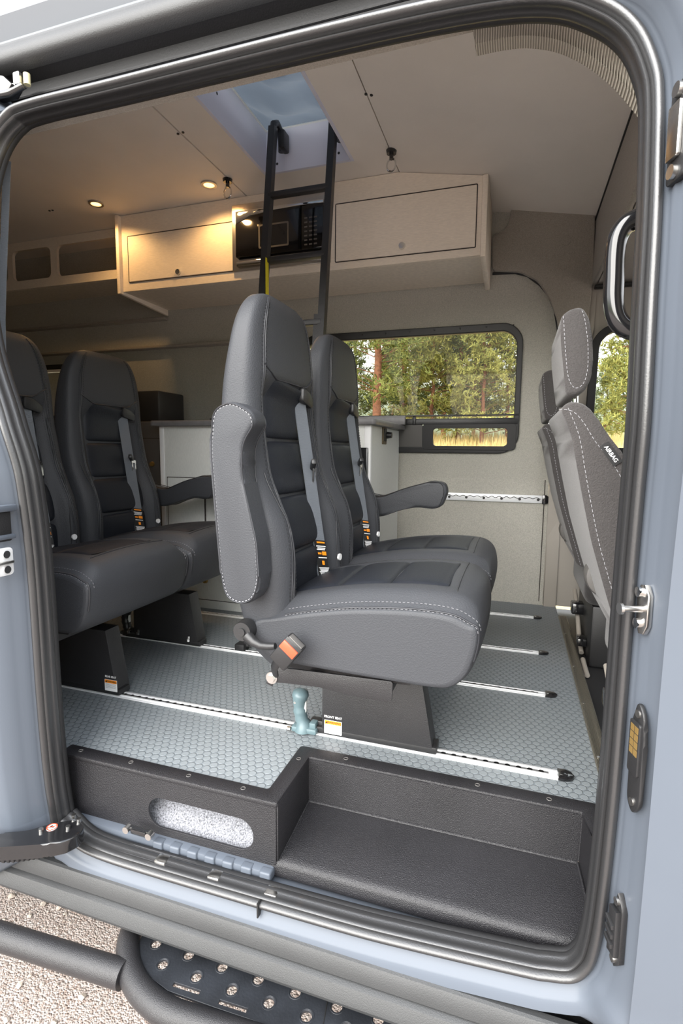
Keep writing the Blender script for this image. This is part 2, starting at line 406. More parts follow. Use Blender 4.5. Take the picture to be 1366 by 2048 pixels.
# ================================================================== THE SETTING
# ground and field
g = MB(); rows = []
YG = [-12,-4,0,.6,1.2,2,3,4,5,6,8,12,20,30,60,120]
def gz(y): return -.72 if y < 6 else -.72 + (y-6)*.093 if y < 26 else -.72+20*.093+(y-26)*.02
for y in YG[:11]: rows.append([(x, y, gz(y)) for x in (-40,-10,-4,-2,-1,0,1,3,10,40)])
g.grid(rows); struct('floor_ground', g, 'gravel', smooth=0)
g = MB(); g.grid([[(x, y, gz(y)+.005) for x in range(-120, 121, 20)] for y in (5,8,12,20,30,40,60,140)]); struct('floor_field', g, 'field', smooth=0)

# van floor with the step notch
fl = MB()
poly = [(-3.4,.975),(-.485,.975),(-.485,1.165),(.19,1.165),(.216,1.165),(.216,2.735),(-3.4,2.735)]
fl.prism(poly, ident, -.02, 0)
struct('floor', fl, 'floor', smooth=0)
# cab floor
struct('floor_cab', MB().box((.20,1.17,-.09),(1.5,2.80,-.03)), 'blackplastic', smooth=0)
# far wall : vertical to z=.62, leaning inward above
LEAN = .17/1.28; ZB = .62
def farw(x, z, w=0): return (x, 2.73 - max(0, z-ZB)*LEAN + w, z)
def at_far(px, py):
    Y = 2.7
    for _ in range(20): p = at(px, py, Y=Y); Y = farw(0, p.z)[1]
    return p
FW = lambda off=0: (lambda u, v, w: farw(u, v, w+off))
WX0, WX1, WZ0, WZ1 = -1.08, -.012, .762, 1.325
def wallseg(x0, x1, z0, z1, holes, m, name, th=.03, off=.015):
    # split at the knee so the lean is a clean fold
    w = MB()
    if z0 < ZB: w.box((x0, 2.73, z0), (x1, 2.73+th, min(z1, ZB)))
    if z1 > ZB: w.plate([(x0, max(z0, ZB)),(x1, max(z0, ZB)),(x1, z1),(x0, z1)], holes, FW(off), th)
    return struct(name, w, m, smooth=0)
win_hole = rrect(WX0, WZ0, WX1, WZ1, .075)
wallseg(-3.4, .155, -.02, 1.92, [win_hole[::-1], rrect(-3.3,.95,-2.35,1.235,.04)[::-1]], 'fab', 'wall_far')
w = MB(); w.box((.158,2.715,-.02),(.215,2.76,ZB),.003); w.prism([(.158,ZB),(.215,ZB),(.30,1.3),(.30,1.9),(.158,1.9)], FW(.0), 0, .03)
struct('trim_1', w, 'beige')
# raised upper pillar panel beside the wall cabinet
pp = [at_far(*p) for p in ((1022,420),(1064,414),(1110,414),(1134,404),(1190,404),(1184,560),(1172,690),(1140,740),(1122,700),(1113,640),(1098,598),(1075,565),(1040,547),(985,545),(985,475),(1008,466),(1018,450))]
w = MB(); w.prism(round_poly([(p.x, p.z) for p in pp], .02), FW(0), -.03, .01, bev=.006)
struct('trim_2', w, 'fabdark')
tp = at_far(1131,486); w = MB(); w.prism(circ(tp.x, tp.z, .02, 24), FW(0), -.033, -.02, bev=.002); struct('trim_3', w, 'fabdark')
# arched edge line of the window panel
arc = [at_far(*p) for p in ((985,548),(1030,546),(1055,552),(1080,570),(1098,592),(1110,622),(1116,660),(1118,760))]
w = MB(); w.tube([(p.x, p.y-.004, p.z) for p in arc], .006, 8); struct('trim_4', w, 'rubber2')
# lower wall seams
w = MB(); w.box((.135,2.727,.02),(.139,2.735,.62)); struct('trim_5', w, 'lamedge')
# wall ledge above rear wheel area and folded shadow pleats of the upper wall (dark band at left)
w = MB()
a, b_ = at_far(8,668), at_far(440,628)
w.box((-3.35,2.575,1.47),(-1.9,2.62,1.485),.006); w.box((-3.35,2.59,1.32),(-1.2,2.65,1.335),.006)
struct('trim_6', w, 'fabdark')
# near body side and inner skin
YST = [(-.35,.87),(-.2,.875),(-.14,.885),(0,.875),(.2,.867),(.5,.862),(.7,.848),(.8,.838),(1.0,.85),(1.2,.885),(1.4,.93),(1.6,.98),(1.9,1.1)]
def ys(z): return spl(YST, z)
w = MB(); zs = [-.3+.05*k for k in range(45)]
w.grid([[(x, ys(z)-.06, z) for x in (-3.4,-2.2,-1.35,-1.25)] for z in zs if z < 1.6])
w2_ = MB().box((-3.4,.93,-.05),(-1.235,1.0,1.62)); struct('wall_near_rear_pillar', w2_, 'fabdark')
struct('wall_near_rear', w, 'paint')
w = MB(); w.box((-3.4,1.0,0),(-1.235,1.02,1.9)); w.box((-1.235,1.03,1.5),(.35,1.06,1.9)); struct('wall_near', w, 'fabdark', smooth=0)
# B pillar interior and front door shell on the near side
w = MB(); w.box((.20,.905,-.03),(.34,.99,1.60),.01); struct('wall_near_pillar', w, 'fabdark')
w = MB(); w.plate([(.34,-.1),(1.5,-.1),(1.5,1.55),(.34,1.55)], [rrect(.42,.75,1.4,1.35,.06)[::-1]], XZ(.90), .05); struct('door_1', w, 'paint')
w = MB(); w.box((.42,.895,.75),(1.4,.90,1.35)); struct('window_4', w, 'glassclear', smooth=0)
# far front door with window
fd = MB(); SW = [at_far(1196,664).x, .762, 1.25, 1.29]
fd.plate([(.155,.0),(1.5,.0),(1.5,1.9),(.155,1.9)], [rrect(SW[0],SW[1],SW[2],SW[3],.085)[::-1]], (lambda u,v,w: (u, 2.76-max(0,v-ZB)*LEAN+w, v)), .03); struct('door_2', fd, 'beige')
fr = MB(); fr.plate(rrect(SW[0]-.022,SW[1]-.02,SW[2],SW[3]+.018,.1,8), [rrect(SW[0]+.004,SW[1]+.01,SW[2]-.02,SW[3]-.004,.08,8)[::-1]], FW(.0), .04, .004)
w3 = struct('window_3', fr, 'rubber2'); pn = MB().plate(rrect(SW[0],SW[1],SW[2],SW[3],.08), [], FW(.02), .003); struct('pane', pn, 'glassclear', w3, smooth=0)
# cab header hanging down at the end of the ceiling, cab roof
w = MB(); w.box((.275,1.0,1.475),(.30,2.62,1.86),.01); w.box((.30,1.0,1.475),(1.3,2.62,1.50)); struct('wall_front_header', w, 'fabdark')
w = MB(); w.box((.285,2.56,1.452),(.62,2.60,1.466),.005); struct('trim_7', w, 'rubber2')
# dash and windscreen so that the cab is closed but lit
struct('wall_front', MB().box((1.5,.95,-.1),(1.55,2.75,.75)), 'blackplastic', smooth=0)
# rear wall
struct('wall_rear', MB().box((-3.45,.93,-.1),(-3.4,2.78,1.92)), 'fabdark', smooth=0)
# ------------------------------------------------------------------ ceiling (three panels, hatch opening)
HX0, HX1, HY0, HY1, HZ = -1.03, -.665, 1.30, 2.10, 2.04
CZ = 1.88; FX = .275
def cz(x): return CZ if x < -.505 else CZ-(x+.505)*.18
c = MB(); c.plate([(-3.4,1.0),(-1.203,1.0),(-1.203,2.62),(-3.4,2.62)], [], XY(CZ+.01), .02); ceil_ = struct('ceiling', c, 'ceil', smooth=0)
c = MB(); c.plate([(-1.197,1.0),(-.507,1.0),(-.507,2.62),(-1.197,2.62)], [[(HX0,HY0),(HX0,HY1),(HX1,HY1),(HX1,HY0)]], XY(CZ+.01), .02); struct('ceiling_middle', c, 'ceil', smooth=0)
c = MB(); c.add([(-.503,1.0,cz(-.5)),(FX,1.0,cz(FX)),(FX,2.64,cz(FX)),(-.503,2.64,cz(-.5)),(-.503,1.0,cz(-.5)+.02),(FX,1.0,cz(FX)+.02),(FX,2.64,cz(FX)+.02),(-.503,2.64,cz(-.5)+.02)], [[0,1,2,3],[4,5,6,7],[0,1,5,4],[1,2,6,5],[2,3,7,6],[3,0,4,7]])
struct('ceiling_front', c, 'ceil', smooth=0)
c = MB(); c.box((-3.45,.98,1.905),(HX0-.01,2.75,1.93)); c.box((HX1+.01,.98,1.905),(FX+.1,2.75,1.93)); c.box((HX0-.01,HY1+.012,1.905),(HX1+.01,2.75,1.93)); c.box((HX0-.01,.98,1.905),(HX1+.01,HY0-.012,1.93))
struct('ceiling_roof_skin', c, 'lamedge', smooth=0)
# front edge roll
c = MB(); c.tube([(FX,1.0,cz(FX)-.004),(FX,2.6,cz(FX)-.004)], .005, 8); struct('trim_8', c, 'rubber2')
# hatch liner
hl = MB()
hl.box((HX0-.010,HY0,CZ-.002),(HX0+.002,HY1,HZ)); hl.box((HX1-.002,HY0,CZ-.002),(HX1+.010,HY1,HZ))
hl.box((HX0-.010,HY1-.002,CZ-.002),(HX1+.010,HY1+.010,HZ)); hl.box((HX0-.010,HY0-.010,CZ-.002),(HX1+.010,HY0+.002,HZ))
hatch = thing('roof_hatch', ((HX0+HX1)/2, (HY0+HY1)/2, CZ), 'open roof hatch with pale liner tinted for blue daylight and grey canvas, above the ladder', 'roof hatch')
build('liner', hl, 'hatch', hatch)
e_ = MB(); e_.tube([(HX0,HY0,HZ),(HX0,HY1,HZ),(HX1,HY1,HZ),(HX1,HY0,HZ)], .006, 8, closed=True); build('liner_edge', e_, 'white', hatch)
sc = MB()
for x, y, z in ((HX0+.001,1.72,1.96),(HX0+.001,1.45,1.93)): sc.cyl((x,y,z),(x+.002,y,z),.005,10)
for x in (HX0+.05, HX1-.05): sc.cyl((x,HY1-.001,CZ+.03),(x,HY1-.003,CZ+.03),.005,10)
build('screw', sc, 'blackplastic', hatch)
cv = MB(); rows = []
for i in range(25):
    x = HX0-.25+ (HX1-HX0+.5)*i/24; row = []
    for k in range(41):
        y = HY0-.3+(HY1-HY0+.75)*k/40
        z = HZ+.055 + .016*math.sin(x*21+y*9) + .012*math.sin(y*33-x*12+1) + .006*math.sin(x*55-y*40) + .10*((x+.85)/.4)**2*.35
        row.append((x, y, z))
    rows.append(row)
cv.grid(rows); canvas = build('canvas', cv, 'canvas', hatch)
cs = MB(); cs.tube([(HX0-.2+.04*k, 1.80+.012*math.sin(k*.9)+.006*k, HZ+.048+.012*math.sin((HX0-.2+.04*k)*21+1.8*9)+.0) for k in range(19)], .003, 6); build('canvas_seam', cs, 'piping', hatch)
# ceiling screws in pairs
sc = MB()
for px, py in ((732,188),(743,188)): p = at(px, py, Z=1.879); sc.cyl((p.x,p.y,cz(p.x)),(p.x,p.y,cz(p.x)-.003),.005,10)
for px, py in ((356,267),(366,264),(99,421),(105,420)): p = at(px, py, Z=1.88); sc.cyl((p.x,p.y,1.88),(p.x,p.y,1.877),.005,10)
struct('trim_9', sc, 'blackplastic')

# ------------------------------------------------------------------ door opening: seal and body ring
OUT = [(-1.0,-.10),(-1.0,.30),(-1.0,.62),(-1.006,.72),(-1.03,.82),(-1.08,.95),(-1.12,1.10),(-1.14,1.25),(-1.145,1.34),(-1.13,1.42),(-1.09,1.47),(-1.03,1.487),(-.80,1.486),(-.40,1.485),(-.12,1.477),
       (.02,1.455),(.096,1.411),(.141,1.359),(.165,1.294),(.172,1.236),(.173,1.10),(.172,.95),(.174,.783),(.175,.6),(.176,.377),(.175,.21),(.171,.02),(.165,-.07),(.155,-.110),(.132,-.138),(.09,-.149),(.048,-.154),(-.143,-.166),(-.303,-.172),(-.70,-.176),(-.86,-.174),(-.93,-.162),(-.975,-.135)]
def catmull(P, n=6, closed=True):
    out = []; N = len(P)
    for i in range(N if closed else N-1):
        p0 = P[(i-1) % N] if closed or i > 0 else P[i]; p1 = P[i]; p2 = P[(i+1) % N]; p3 = P[(i+2) % N] if closed or i < N-2 else P[i+1]
        for k in range(n):
            t_ = k/n; out.append(tuple(.5*((2*p1[j])+(-p0[j]+p2[j])*t_+(2*p0[j]-5*p1[j]+4*p2[j]-p3[j])*t_*t_+(-p0[j]+3*p1[j]-3*p2[j]+p3[j])*t_**3) for j in range(len(p1))))
    if not closed: out.append(tuple(P[-1]))
    return out
LOOP = catmull(OUT, 5)
def normals(L):
    N = len(L); out = []
    for i in range(N):
        a, b_ = L[i-3], L[(i+3) % N]; d = Vector((b_[0]-a[0], b_[1]-a[1])).normalized(); out.append(Vector((-d.y, d.x)))   # clockwise loop: outward is left
    return out
NRM = normals(LOOP)
def ring(prof, L=None, Nn=None, closed=True):
    L = L or LOOP; Nn = Nn or NRM; mb = MB()
    rows = []
    for (x, z), n in zip(L, Nn):
        pr = prof(x, z, n) if callable(prof) else prof
        rows.append([(x+n.x*o, ys(z)-d, z+n.y*o) for o, d in pr])
    if closed: rows.append(rows[0])
    return mb.grid(rows)
SEAL = [(.001,-.004),(.001,.003),(-.001,.008),(-.004,.011),(-.008,.0115),(-.011,.009),(-.0125,.004),(-.0135,.001),(-.0155,.0035),(-.018,.0045),(-.020,.002),(-.0205,-.004),(-.0195,-.009),(-.022,-.013),(-.0235,-.018),(-.022,-.022),(-.0205,-.025)]
sl = thing('door_seal', (-.4,.87,-.17), 'black ribbed rubber weatherstrip running all round the side door opening', 'door seal')
build('bulb', ring([(o*1.15, d*1.15) for o, d in SEAL]), 'rubber', sl, smooth=60)
build('lip', ring([(-.0225,-.027),(-.024,-.030),(-.025,-.034),(-.024,-.040),(-.010,-.046)]), 'rubber2', sl, smooth=60)
SIDE = [(0,-.01),(0,0),(.006,.006),(.009,.010),(.010,.024),(.016,.029),(.018,.040),(.040,.066),(.048,.072),(.07,.076),(.16,.08),(.30,.08)]
BOT  = [(0,-.01),(0,.001),(.005,.003),(.012,.0065),(.018,.011),(.021,.0145),(.025,.0165),(.031,.018),(.038,.0195),(.0435,.020),(.047,.016),(.050,.0)]
TOP  = [(0,-.01),(0,0),(.002,.001),(.003,.0005),(.004,-.003),(.005,-.007),(.006,-.012),(.007,-.018),(.008,-.025),(.009,-.035),(.010,-.05),(.011,-.06)]
def bprof(x, z, n):
    wb = sst(.45, .95, -n.y); wt = sst(.55, .95, n.y); ws = 1-wb-wt
    return [(a[0]*ws+b_[0]*wb+c_[0]*wt, a[1]*ws+b_[1]*wb+c_[1]*wt) for a, b_, c_ in zip(SIDE, BOT, TOP)]
struct('wall_body_side', ring(bprof), 'paint', smooth=50)
# corner sculpting: bottom right outer skin that closes to the cladding
w = MB()
w.grid([[(x, ys(z)-.078-(.004 if x > .3 else 0), z) for x in (.20,.26,.34,.6,1.5)] for z in [-.22+.05*k for k in range(34)]])
struct('wall_body_front', w, 'paint', smooth=50)
# sill floor inside the seal (painted), under the step and sill cover
w = MB(); w.box((-1.02,.885,-.20),(.16,.99,-.172),.004); w.box((-1.02,.985,-.2),(.19,1.0,-.145))
struct('floor_sill', w, 'paint')
w = MB(); w.tube([(-.42,.925,-.168),(.13,.925,-.165)], .006, 8); w.tube([(-.42,.90,-.170),(.13,.90,-.168)], .004, 8)
struct('trim_10', w, 'paint')
# roof side: recess for the door runner, gutter lip, shoulder
prof = [(.955,1.484),(.985,1.492),(1.012,1.500),(1.014,1.53),(1.012,1.572),(.985,1.580)]
X0, X1 = -1.9, .32
w = MB().grid([[(x, y, z) for y, z in prof] for x in (X0, X1)]); w.tube([(X0,.998,1.535),(X1,.998,1.535)],.004,8); rc = struct('trim_11', w, 'rubber2', smooth=30)
prof = [(.985,1.578),(.962,1.583),(.956,1.592),(.958,1.612),(.966,1.622),(.968,1.630)]
w = MB().grid([[(x, y, z) for y, z in prof] for x in (X0, X1)]); struct('trim_12', w, 'clad', smooth=60)
prof = [(.968,1.630),(.978,1.634),(1.000,1.660),(1.001,1.664),(.982,1.700),(.983,1.706),(1.01,1.73),(1.06,1.80),(1.15,1.88),(1.30,1.935)]
w = MB().grid([[(x, y, z) for y, z in prof] for x in (X0, X1)]); struct('trim_13', w, 'skylitpaint', smooth=35)
# sill cladding and its underside
prof = [(.872,-.205),(.862,-.2055),(.857,-.208),(.852,-.216),(.848,-.232),(.847,-.238),(.851,-.2395),(.851,-.242),(.846,-.2435),(.840,-.247),(.832,-.262),(.829,-.272),(.830,-.278),(.838,-.286),(.86,-.300),(.90,-.315),(1.0,-.325)]
w = MB().grid([[(x, ys(-.2)-.875+y+.0, z-.0*x) for y, z in prof] for x in (-3.2,-1.05,-.5,0,.5,1.5)]); struct('trim_14', w, 'clad', smooth=22)

# ------------------------------------------------------------------ windows on the far wall
def frame_ring(mb, outer, inner, off, th, bev=.004): return mb.plate(outer, [inner[::-1]], FW(off), th, bev)
w1 = struct('window_1', frame_ring(MB(), rrect(WX0-.014, WZ0-.014, WX1+.014, WZ1+.014, .09, 10), rrect(WX0+.006, WZ0+.008, WX1-.004, WZ1-.014, .075, 10), -.004, .022), 'blackplastic')
fr = MB(); fr.box((WX0-.01, 2.672, .885),(WX1+.012, 2.70, .915),.004); fr.box((WX0-.01, 2.664, .925),(WX1+.012, 2.69, .932),.002)
build('mullion', fr, 'blackplastic', w1)
p0 = at_far(840,838); p1 = at_far(1036,905)
fr = MB().plate(rrect(-.455, .762, -.008, .888, .02), [rrect(-.405, .778, -.045, .868, .018)[::-1]], FW(-.012), .014, .002); build('slider_frame', fr, 'blackplastic', w1)
fr = MB().plate(rrect(WX0, .76, -.457, .888, .01), [], FW(-.008), .01, .001); build('blank_panel', fr, 'lamg', w1)
pn = MB().plate(rrect(WX0, .92, WX1, WZ1, .07), [], FW(.012), .004); build('pane', pn, 'glass', w1, smooth=0)
pn = MB().plate(rrect(-.41, .77, -.04, .885, .01), [], FW(.004), .004); build('pane', pn, 'glass', w1, smooth=0)
for px in (790,830):
    lt = MB(); p = at_far(px, 820); lt.box((p.x-.008,p.y-.022,.885),(p.x+.008,p.y-.006,.925),.003); build('latch', lt, 'blackplastic', w1)
sc = MB()
for k in range(9):
    x = WX0+.08+k*.12; p = farw(x, WZ1+.004, -.02); sc.cyl(p, (p[0], p[1]-.004, p[2]), .004, 8)
build('screw', sc, 'ink', w1)
w2 = struct('window_2', frame_ring(MB(), rrect(-3.33,.92,-2.32,1.262,.05), rrect(-3.30,.95,-2.35,1.235,.04), -.004, .022), 'blackplastic')
pn = MB().plate(rrect(-3.31,.94,-2.34,1.245,.04), [], FW(.012), .004); build('pane', pn, 'glassclear', w2, smooth=0)
fr = MB().plate([(-3.3,1.22),(-2.35,1.22),(-2.35,1.235),(-3.3,1.235)], [], FW(-.02), .012); build('top_strip', fr, 'white', w2)

# ================================================================== DOUBLE SEATS
XR = [(.262,-.535),(.28,-.560),(.30,-.578),(.34,-.597),(.456,-.628),(.593,-.645),(.749,-.656),(.86,-.654),(.93,-.646),(1.0,-.634),(1.05,-.626),(1.085,-.617),(1.11,-.604)]
XF = [(.262,-.475),(.28,-.462),(.30,-.457),(.34,-.455),(.41,-.455),(.50,-.455),(.58,-.470),(.64,-.496),(.70,-.520),(.80,-.535),(.87,-.540),(.95,-.542),(1.0,-.545),(1.05,-.548),(1.085,-.552),(1.11,-.562)]
HW = [(.262,.190),(.30,.204),(.36,.210),(.45,.214),(.60,.213),(.75,.208),(.85,.199),(.93,.194),(1.0,.184),(1.04,.172),(1.07,.156),(1.09,.140),(1.103,.122),(1.11,.100)]
def recess(y, z): return (.030+.020*(1-sst(.56,.74,z)))*(1-sst(.115, .165, abs(y)))*(1-sst(.86, .93, z))*sst(.31,.38,z)
def back_pt(t_, z, yc):
    xr, xf, hw = spl(XR, z), spl(XF, z), spl(HW, z)
    n = 3.6; ct, st = math.cos(t_), math.sin(t_)
    ex = math.copysign(abs(ct)**(2/n), ct); ey = math.copysign(abs(st)**(2/n), st)
    y = hw*ey; x = (xr+xf)/2 + (xf-xr)/2*ex
    if ct > 0: x -= recess(y, z)*ct**.3
    else:
        x += .004*math.cos(y*9)
    return (x, yc+y, z)
def front_x(y, z):
    xr, xf, hw = spl(XR, z), spl(XF, z), spl(HW, z); n = 3.6
    u = min(.999, abs(y)/hw); c_ = (1-u**n)**(1/n)
    return (xr+xf)/2+(xf-xr)/2*c_ - recess(y, z)
def make_double_seat():
    root = thing('double_passenger_seat', (-.3,1.47,0), 'x', 'van seat')
    for si, yc in enumerate((1.247, 1.693)):
        bk = MB(); rows = []
        zs = [.262+.006*k for k in range(120)] + [.98+.13*math.sin(pi/2*k/26) for k in range(1,27)]
        for z in zs: rows.append([back_pt(2*pi*k/88, z, yc) for k in range(88)])
        bk.grid(rows, closed=True); bk.fan(rows[-1]); bk.fan(rows[0][::-1])
        back = build('backrest', bk, 'leather', root, smooth=80)
        # quilted insert
        ins = MB(); rows = []; Z0, Z1 = .365, .915; cuts = [.365,.505,.64,.775,.915]
        for i in range(111):
            z = Z0+(Z1-Z0)*i/110; row = []
            j = max(k for k in range(4) if cuts[k] <= z+1e-9); v = (z-cuts[j])/(cuts[j+1]-cuts[j])
            hw_ = .128-.012*sst(.75,.92,z)+.004*math.sin(v*pi)
            for k in range(29):
                u = -1+2*k/28
                puff = .022*(1-abs(2*v-1)**6)**.5*(1-abs(u)**7)**.5
                row.append((front_x(u*hw_, z)-.012+puff+.004*(1-u*u), yc+u*hw_, z - (.012*u if z > .85 else 0)))
            rows.append(row)
        ins.grid(rows); build('insert', ins, 'leather2', back, smooth=80)
        # seams : twin welts down each front corner with thread
        sm = MB(); stc = MB()
        for sgn in (1, -1):
            for dt, r in ((0,.0022),(.055,.0016)):
                path = []
                for k in range(70):
                    z = .33+.77*k/69; tt = sgn*(.62+dt+.10*sst(.6,.4,z)); p = back_pt(tt, z, yc); c_ = Vector(((spl(XR,z)+spl(XF,z))/2, yc, z)); d = (Vector(p)-c_).normalized(); path.append(Vector(p)+d*.0012)
                sm.tube(path, r, 6)
                off = [p+Vector((0,0,0)) for p in path]
            for dt in (-.06, .115):
                path = []
                for k in range(70):
                    z = .33+.76*k/69; tt = sgn*(.62+dt+.10*sst(.6,.4,z)); p = back_pt(tt, z, yc); c_ = Vector(((spl(XR,z)+spl(XF,z))/2, yc, z)); d = (Vector(p)-c_).normalized(); path.append(Vector(p)+d*.0012)
                stitches(path, .005, .004, .0009, stc)
        # headrest cross seam
        path = []
        for k in range(31):
            y = -.150+.30*k/30; z = .915+.035*sst(.08,.17,abs(y)) ; path.append((front_x(y,z)+.001, yc+y, z))
        sm.tube(path, .0022, 6)
        for sgn in (1,-1):   # lower bolster seam
            path = []
            for k in range(24):
                z = .38+.32*k/23; y = sgn*(.150+.030*sst(.5,.7,z)); path.append((front_x(y,z)+.001, yc+y, z))
            sm.tube(path, .0018, 6)
        build('welt', sm, 'piping', back, smooth=60); build('stitching', stc, 'stitchd', back, smooth=0)
        # rear edge seam with pale thread
        stc = MB(); path = []
        for k in range(60):
            z = .36+.6*k/59; p = back_pt(-2.35, z, yc); path.append(Vector(p)+Vector((-.0006,-.0012,0)))
        stitches(path, .006, .004, .0009, stc); build('stitching', stc, 'stitch', back, smooth=0)
        # button
        z = .450; y = .158; bt = MB(); x = front_x(y, z); bt.cyl((x-.004,yc+y,z),(x+.0025,yc+y-.001,z),.0095,18); build('snap_button', bt, 'white', back, label='small white round button')
        # belt guide
        gd = MB(); gz_ = .905; gx = front_x(.085, gz_)
        gd.prism(round_poly([(.052,.878),(.118,.862),(.125,.885),(.100,.905),(.055,.915)], .01), (lambda u,v,w: (gx+.004+w, yc+u, v)), -.004, .012, bev=.004); build('belt_guide', gd, 'blackplastic', back)
        # belt
        belt = thing_part = None
        path = []
        for k in range(40):
            z = .885-.485*k/39; line = -.553+.077*(k/39); path.append((max(line, front_x(.07,z)+.010), yc+.066-.006*(k/39), z))
        b = MB(); rows = []
        for p in path: rows.append([(p[0]-.0078,p[1]-.0195,p[2]+.004),(p[0]+.0102,p[1]+.0175,p[2]-.004),(p[0]+.0078,p[1]+.0185,p[2]-.004),(p[0]-.0102,p[1]-.0185,p[2]+.004)])
        b.grid(rows, closed=True); blt = build('seat_belt', b, 'web', root, smooth=30)
        def onbelt(z): 
            k = (.885-z)/.485*39; i = int(k); return Vector(path[min(39,max(0,i))])
        p = onbelt(.70)
        tg = MB(); R_ = Matrix.Rotation(math.radians(-24), 3, 'X')
        tg.box(p+Vector((.006,-.030,-.008)), p+Vector((.020,.030,.008)), .004, rot=Matrix.Rotation(math.radians(28),3,'Z')@R_); build('tongue', tg, 'blackplastic', blt)
        tg = MB(); tg.plate(rrect(-.012,-.05,.012,-.006,.004), [rrect(-.0055,-.040,.0055,-.016,.003)[::-1]], (lambda u,v,w,p=p: (p.x+.016+w+.1*v, p.y+.008+u-.15*v, p.z+v)), .0025); build('latch_plate', tg, 'chrome', blt)
        p = onbelt(.455)
        lb = MB(); q0, q1 = onbelt(.515), onbelt(.405)
        lb.grid([[(p_[0]-.0062,p_[1]-.0203,p_[2]+.004),(p_[0]+.0118,p_[1]+.0170,p_[2]-.004)] for p_ in path if .40 < p_[2] < .52]); tgx = build('belt_tag', lb, 'ink', blt, smooth=0)
        w_, o_ = MB(), MB()
        def bar(mb, u0, u1, v0, v1):
            def P(u, v):
                kk = min(38.999,max(0,(.885-v)/.485*39)); i_ = int(kk); a_, b2 = path[i_], path[i_+1]; fr2 = kk-i_; return (a_[0]+(b2[0]-a_[0])*fr2+.0052+u*.483, a_[1]+(b2[1]-a_[1])*fr2+u-.0016, v-u*.2)
            mb.add([P(u0,v0),P(u1,v0),P(u1,v1),P(u0,v1)], [[0,1,2,3]])
        bar(o_,-.013,.013,.504,.508)
        for k, z in enumerate((.496,.491,.487)): bar(w_,-.016+.003*(k%2),.015-.002*k,z-.0012,z+.0012)
        bar(o_,-.014,-.002,.474,.479); bar(o_,.0,.014,.472,.482); bar(w_,-.014,.014,.464,.4665); bar(o_,-.004,.004,.446,.457)
        for k in range(9): bar(w_,-.017+.002*(k*7%3),.017-.002*(k*5%4),.438-.0034*k-.001,.438-.0034*k+.001)
        bar(o_,-.008,.010,.404,.407)
        build('print_lines', w_, 'white', tgx, smooth=0); build('warning_marks', o_, 'orange', tgx, smooth=0)
        # cushion
        PROF = [(-.545,.315),(-.50,.283),(-.36,.274),(-.20,.270),(-.13,.270),(-.098,.278),(-.072,.305),(-.058,.345),(-.052,.385),(-.056,.415),(-.070,.438),(-.098,.454),(-.15,.459),(-.22,.457),(-.32,.447),(-.42,.428),(-.50,.408),(-.545,.395),(-.562,.36)]
        PR = catmull(PROF, 5); cx, czz = -.30, .36
        cu = MB(); rows = []
        ny = 60
        for i in range(ny+1):
            u = math.sin(pi/2*(-1+2*i/ny)) if False else -1+2*i/ny
            u = math.copysign(1-(1-abs(u))**1.6, u); y = yc+.217*u
            a = abs(u); e_ = (1-a**9)**(1/4.5) if a < 1 else 0
            sh = .86+.14*e_
            row = []
            for x, z in PR:
                dx_, dz_ = x-cx, z-czz
                zz = czz+dz_*(sh if sh < 1 else 1); xx = cx+dx_*(.93+.07*e_)
                top = sst(.40,.45,z+.06*sst(-.30,-.5,x))
                zz += top*(.012*math.cos(a*pi/2) - .026*sst(.72,1,a))
                xx += .010*math.cos(a*pi/2)*sst(-.12,-.06,x)
                # insert dish
                zz -= top*.010*(1-sst(.50,.62,a))*sst(-.115,-.14,x)
                row.append((xx, y, zz))
            rows.append(row)
        cu.grid(rows, closed=True); cu.fan(rows[0][::-1]); cu.fan(rows[-1]); cus = build('seat_cushion', cu, 'leather', root, smooth=80); crow = rows
        def topz(x, y): # lookup
            a = min(1, abs(y)/.217); best = min((p for p in PR if p[1] > .388), key=lambda p: abs(p[0]-x)); z = best[1]
            return z + .012*math.cos(a*pi/2)-.026*sst(.72,1,a)-.010*(1-sst(.50,.62,a))*sst(-.115,-.14,x)
        q = MB(); cutx = [-.50,-.375,-.255,-.125]
        for j in range(3):
            rows = []
            for i in range(25):
                v = i/24; x = cutx[j]+(cutx[j+1]-cutx[j])*v; row = []
                for k in range(33):
                    u = -1+2*k/32; puff = .010*(1-abs(2*v-1)**4)**.5*(1-abs(u)**6)**.5
                    row.append((x, yc+u*.122, topz_s(x, PR)+.0008+puff))
                rows.append(row)
            q.grid(rows)
        build('quilted_panel', q, 'leather2', cus, smooth=80)
        sm = MB(); stc = MB(); NP = len(PR); cen = Vector((cx, yc, czz))
        def skin(u_t, k0, k1, off):
            i = min(range(len(crow)), key=lambda q: abs((crow[q][0][1]-yc)/.217-u_t)); out = []
            for k in range(k0, k1):
                p = Vector(crow[i][k % NP]); d = (p-cen); d.normalize(); out.append(p+d*off)
            return out
        ks = [k for k in range(NP) if PR[k][1] > .33 and PR[k][0] > -.50 and not (PR[k][0] < -.45 and PR[k][1] < .39)]
        k0, k1 = min(ks), max(ks)
        for sgn in (1,-1):
            sm.tube(skin(sgn*.955, k0, k1, .0012), .0022, 6)
            stitches(skin(sgn*.91, k0+8, k1, .0012), .005, .004, .0008, stc); stitches(skin(sgn*.975, k0+8, k1, .0016), .005, .004, .0008, stc)
        sm.tube([(-.105, yc-.15+.3*k/20, topz_full(-.105, abs(-.15+.3*k/20), PR)+.001) for k in range(21)], .0012, 6)
        build('welt', sm, 'piping', cus, smooth=60); build('stitching', stc, 'stitchm', cus, smooth=0)
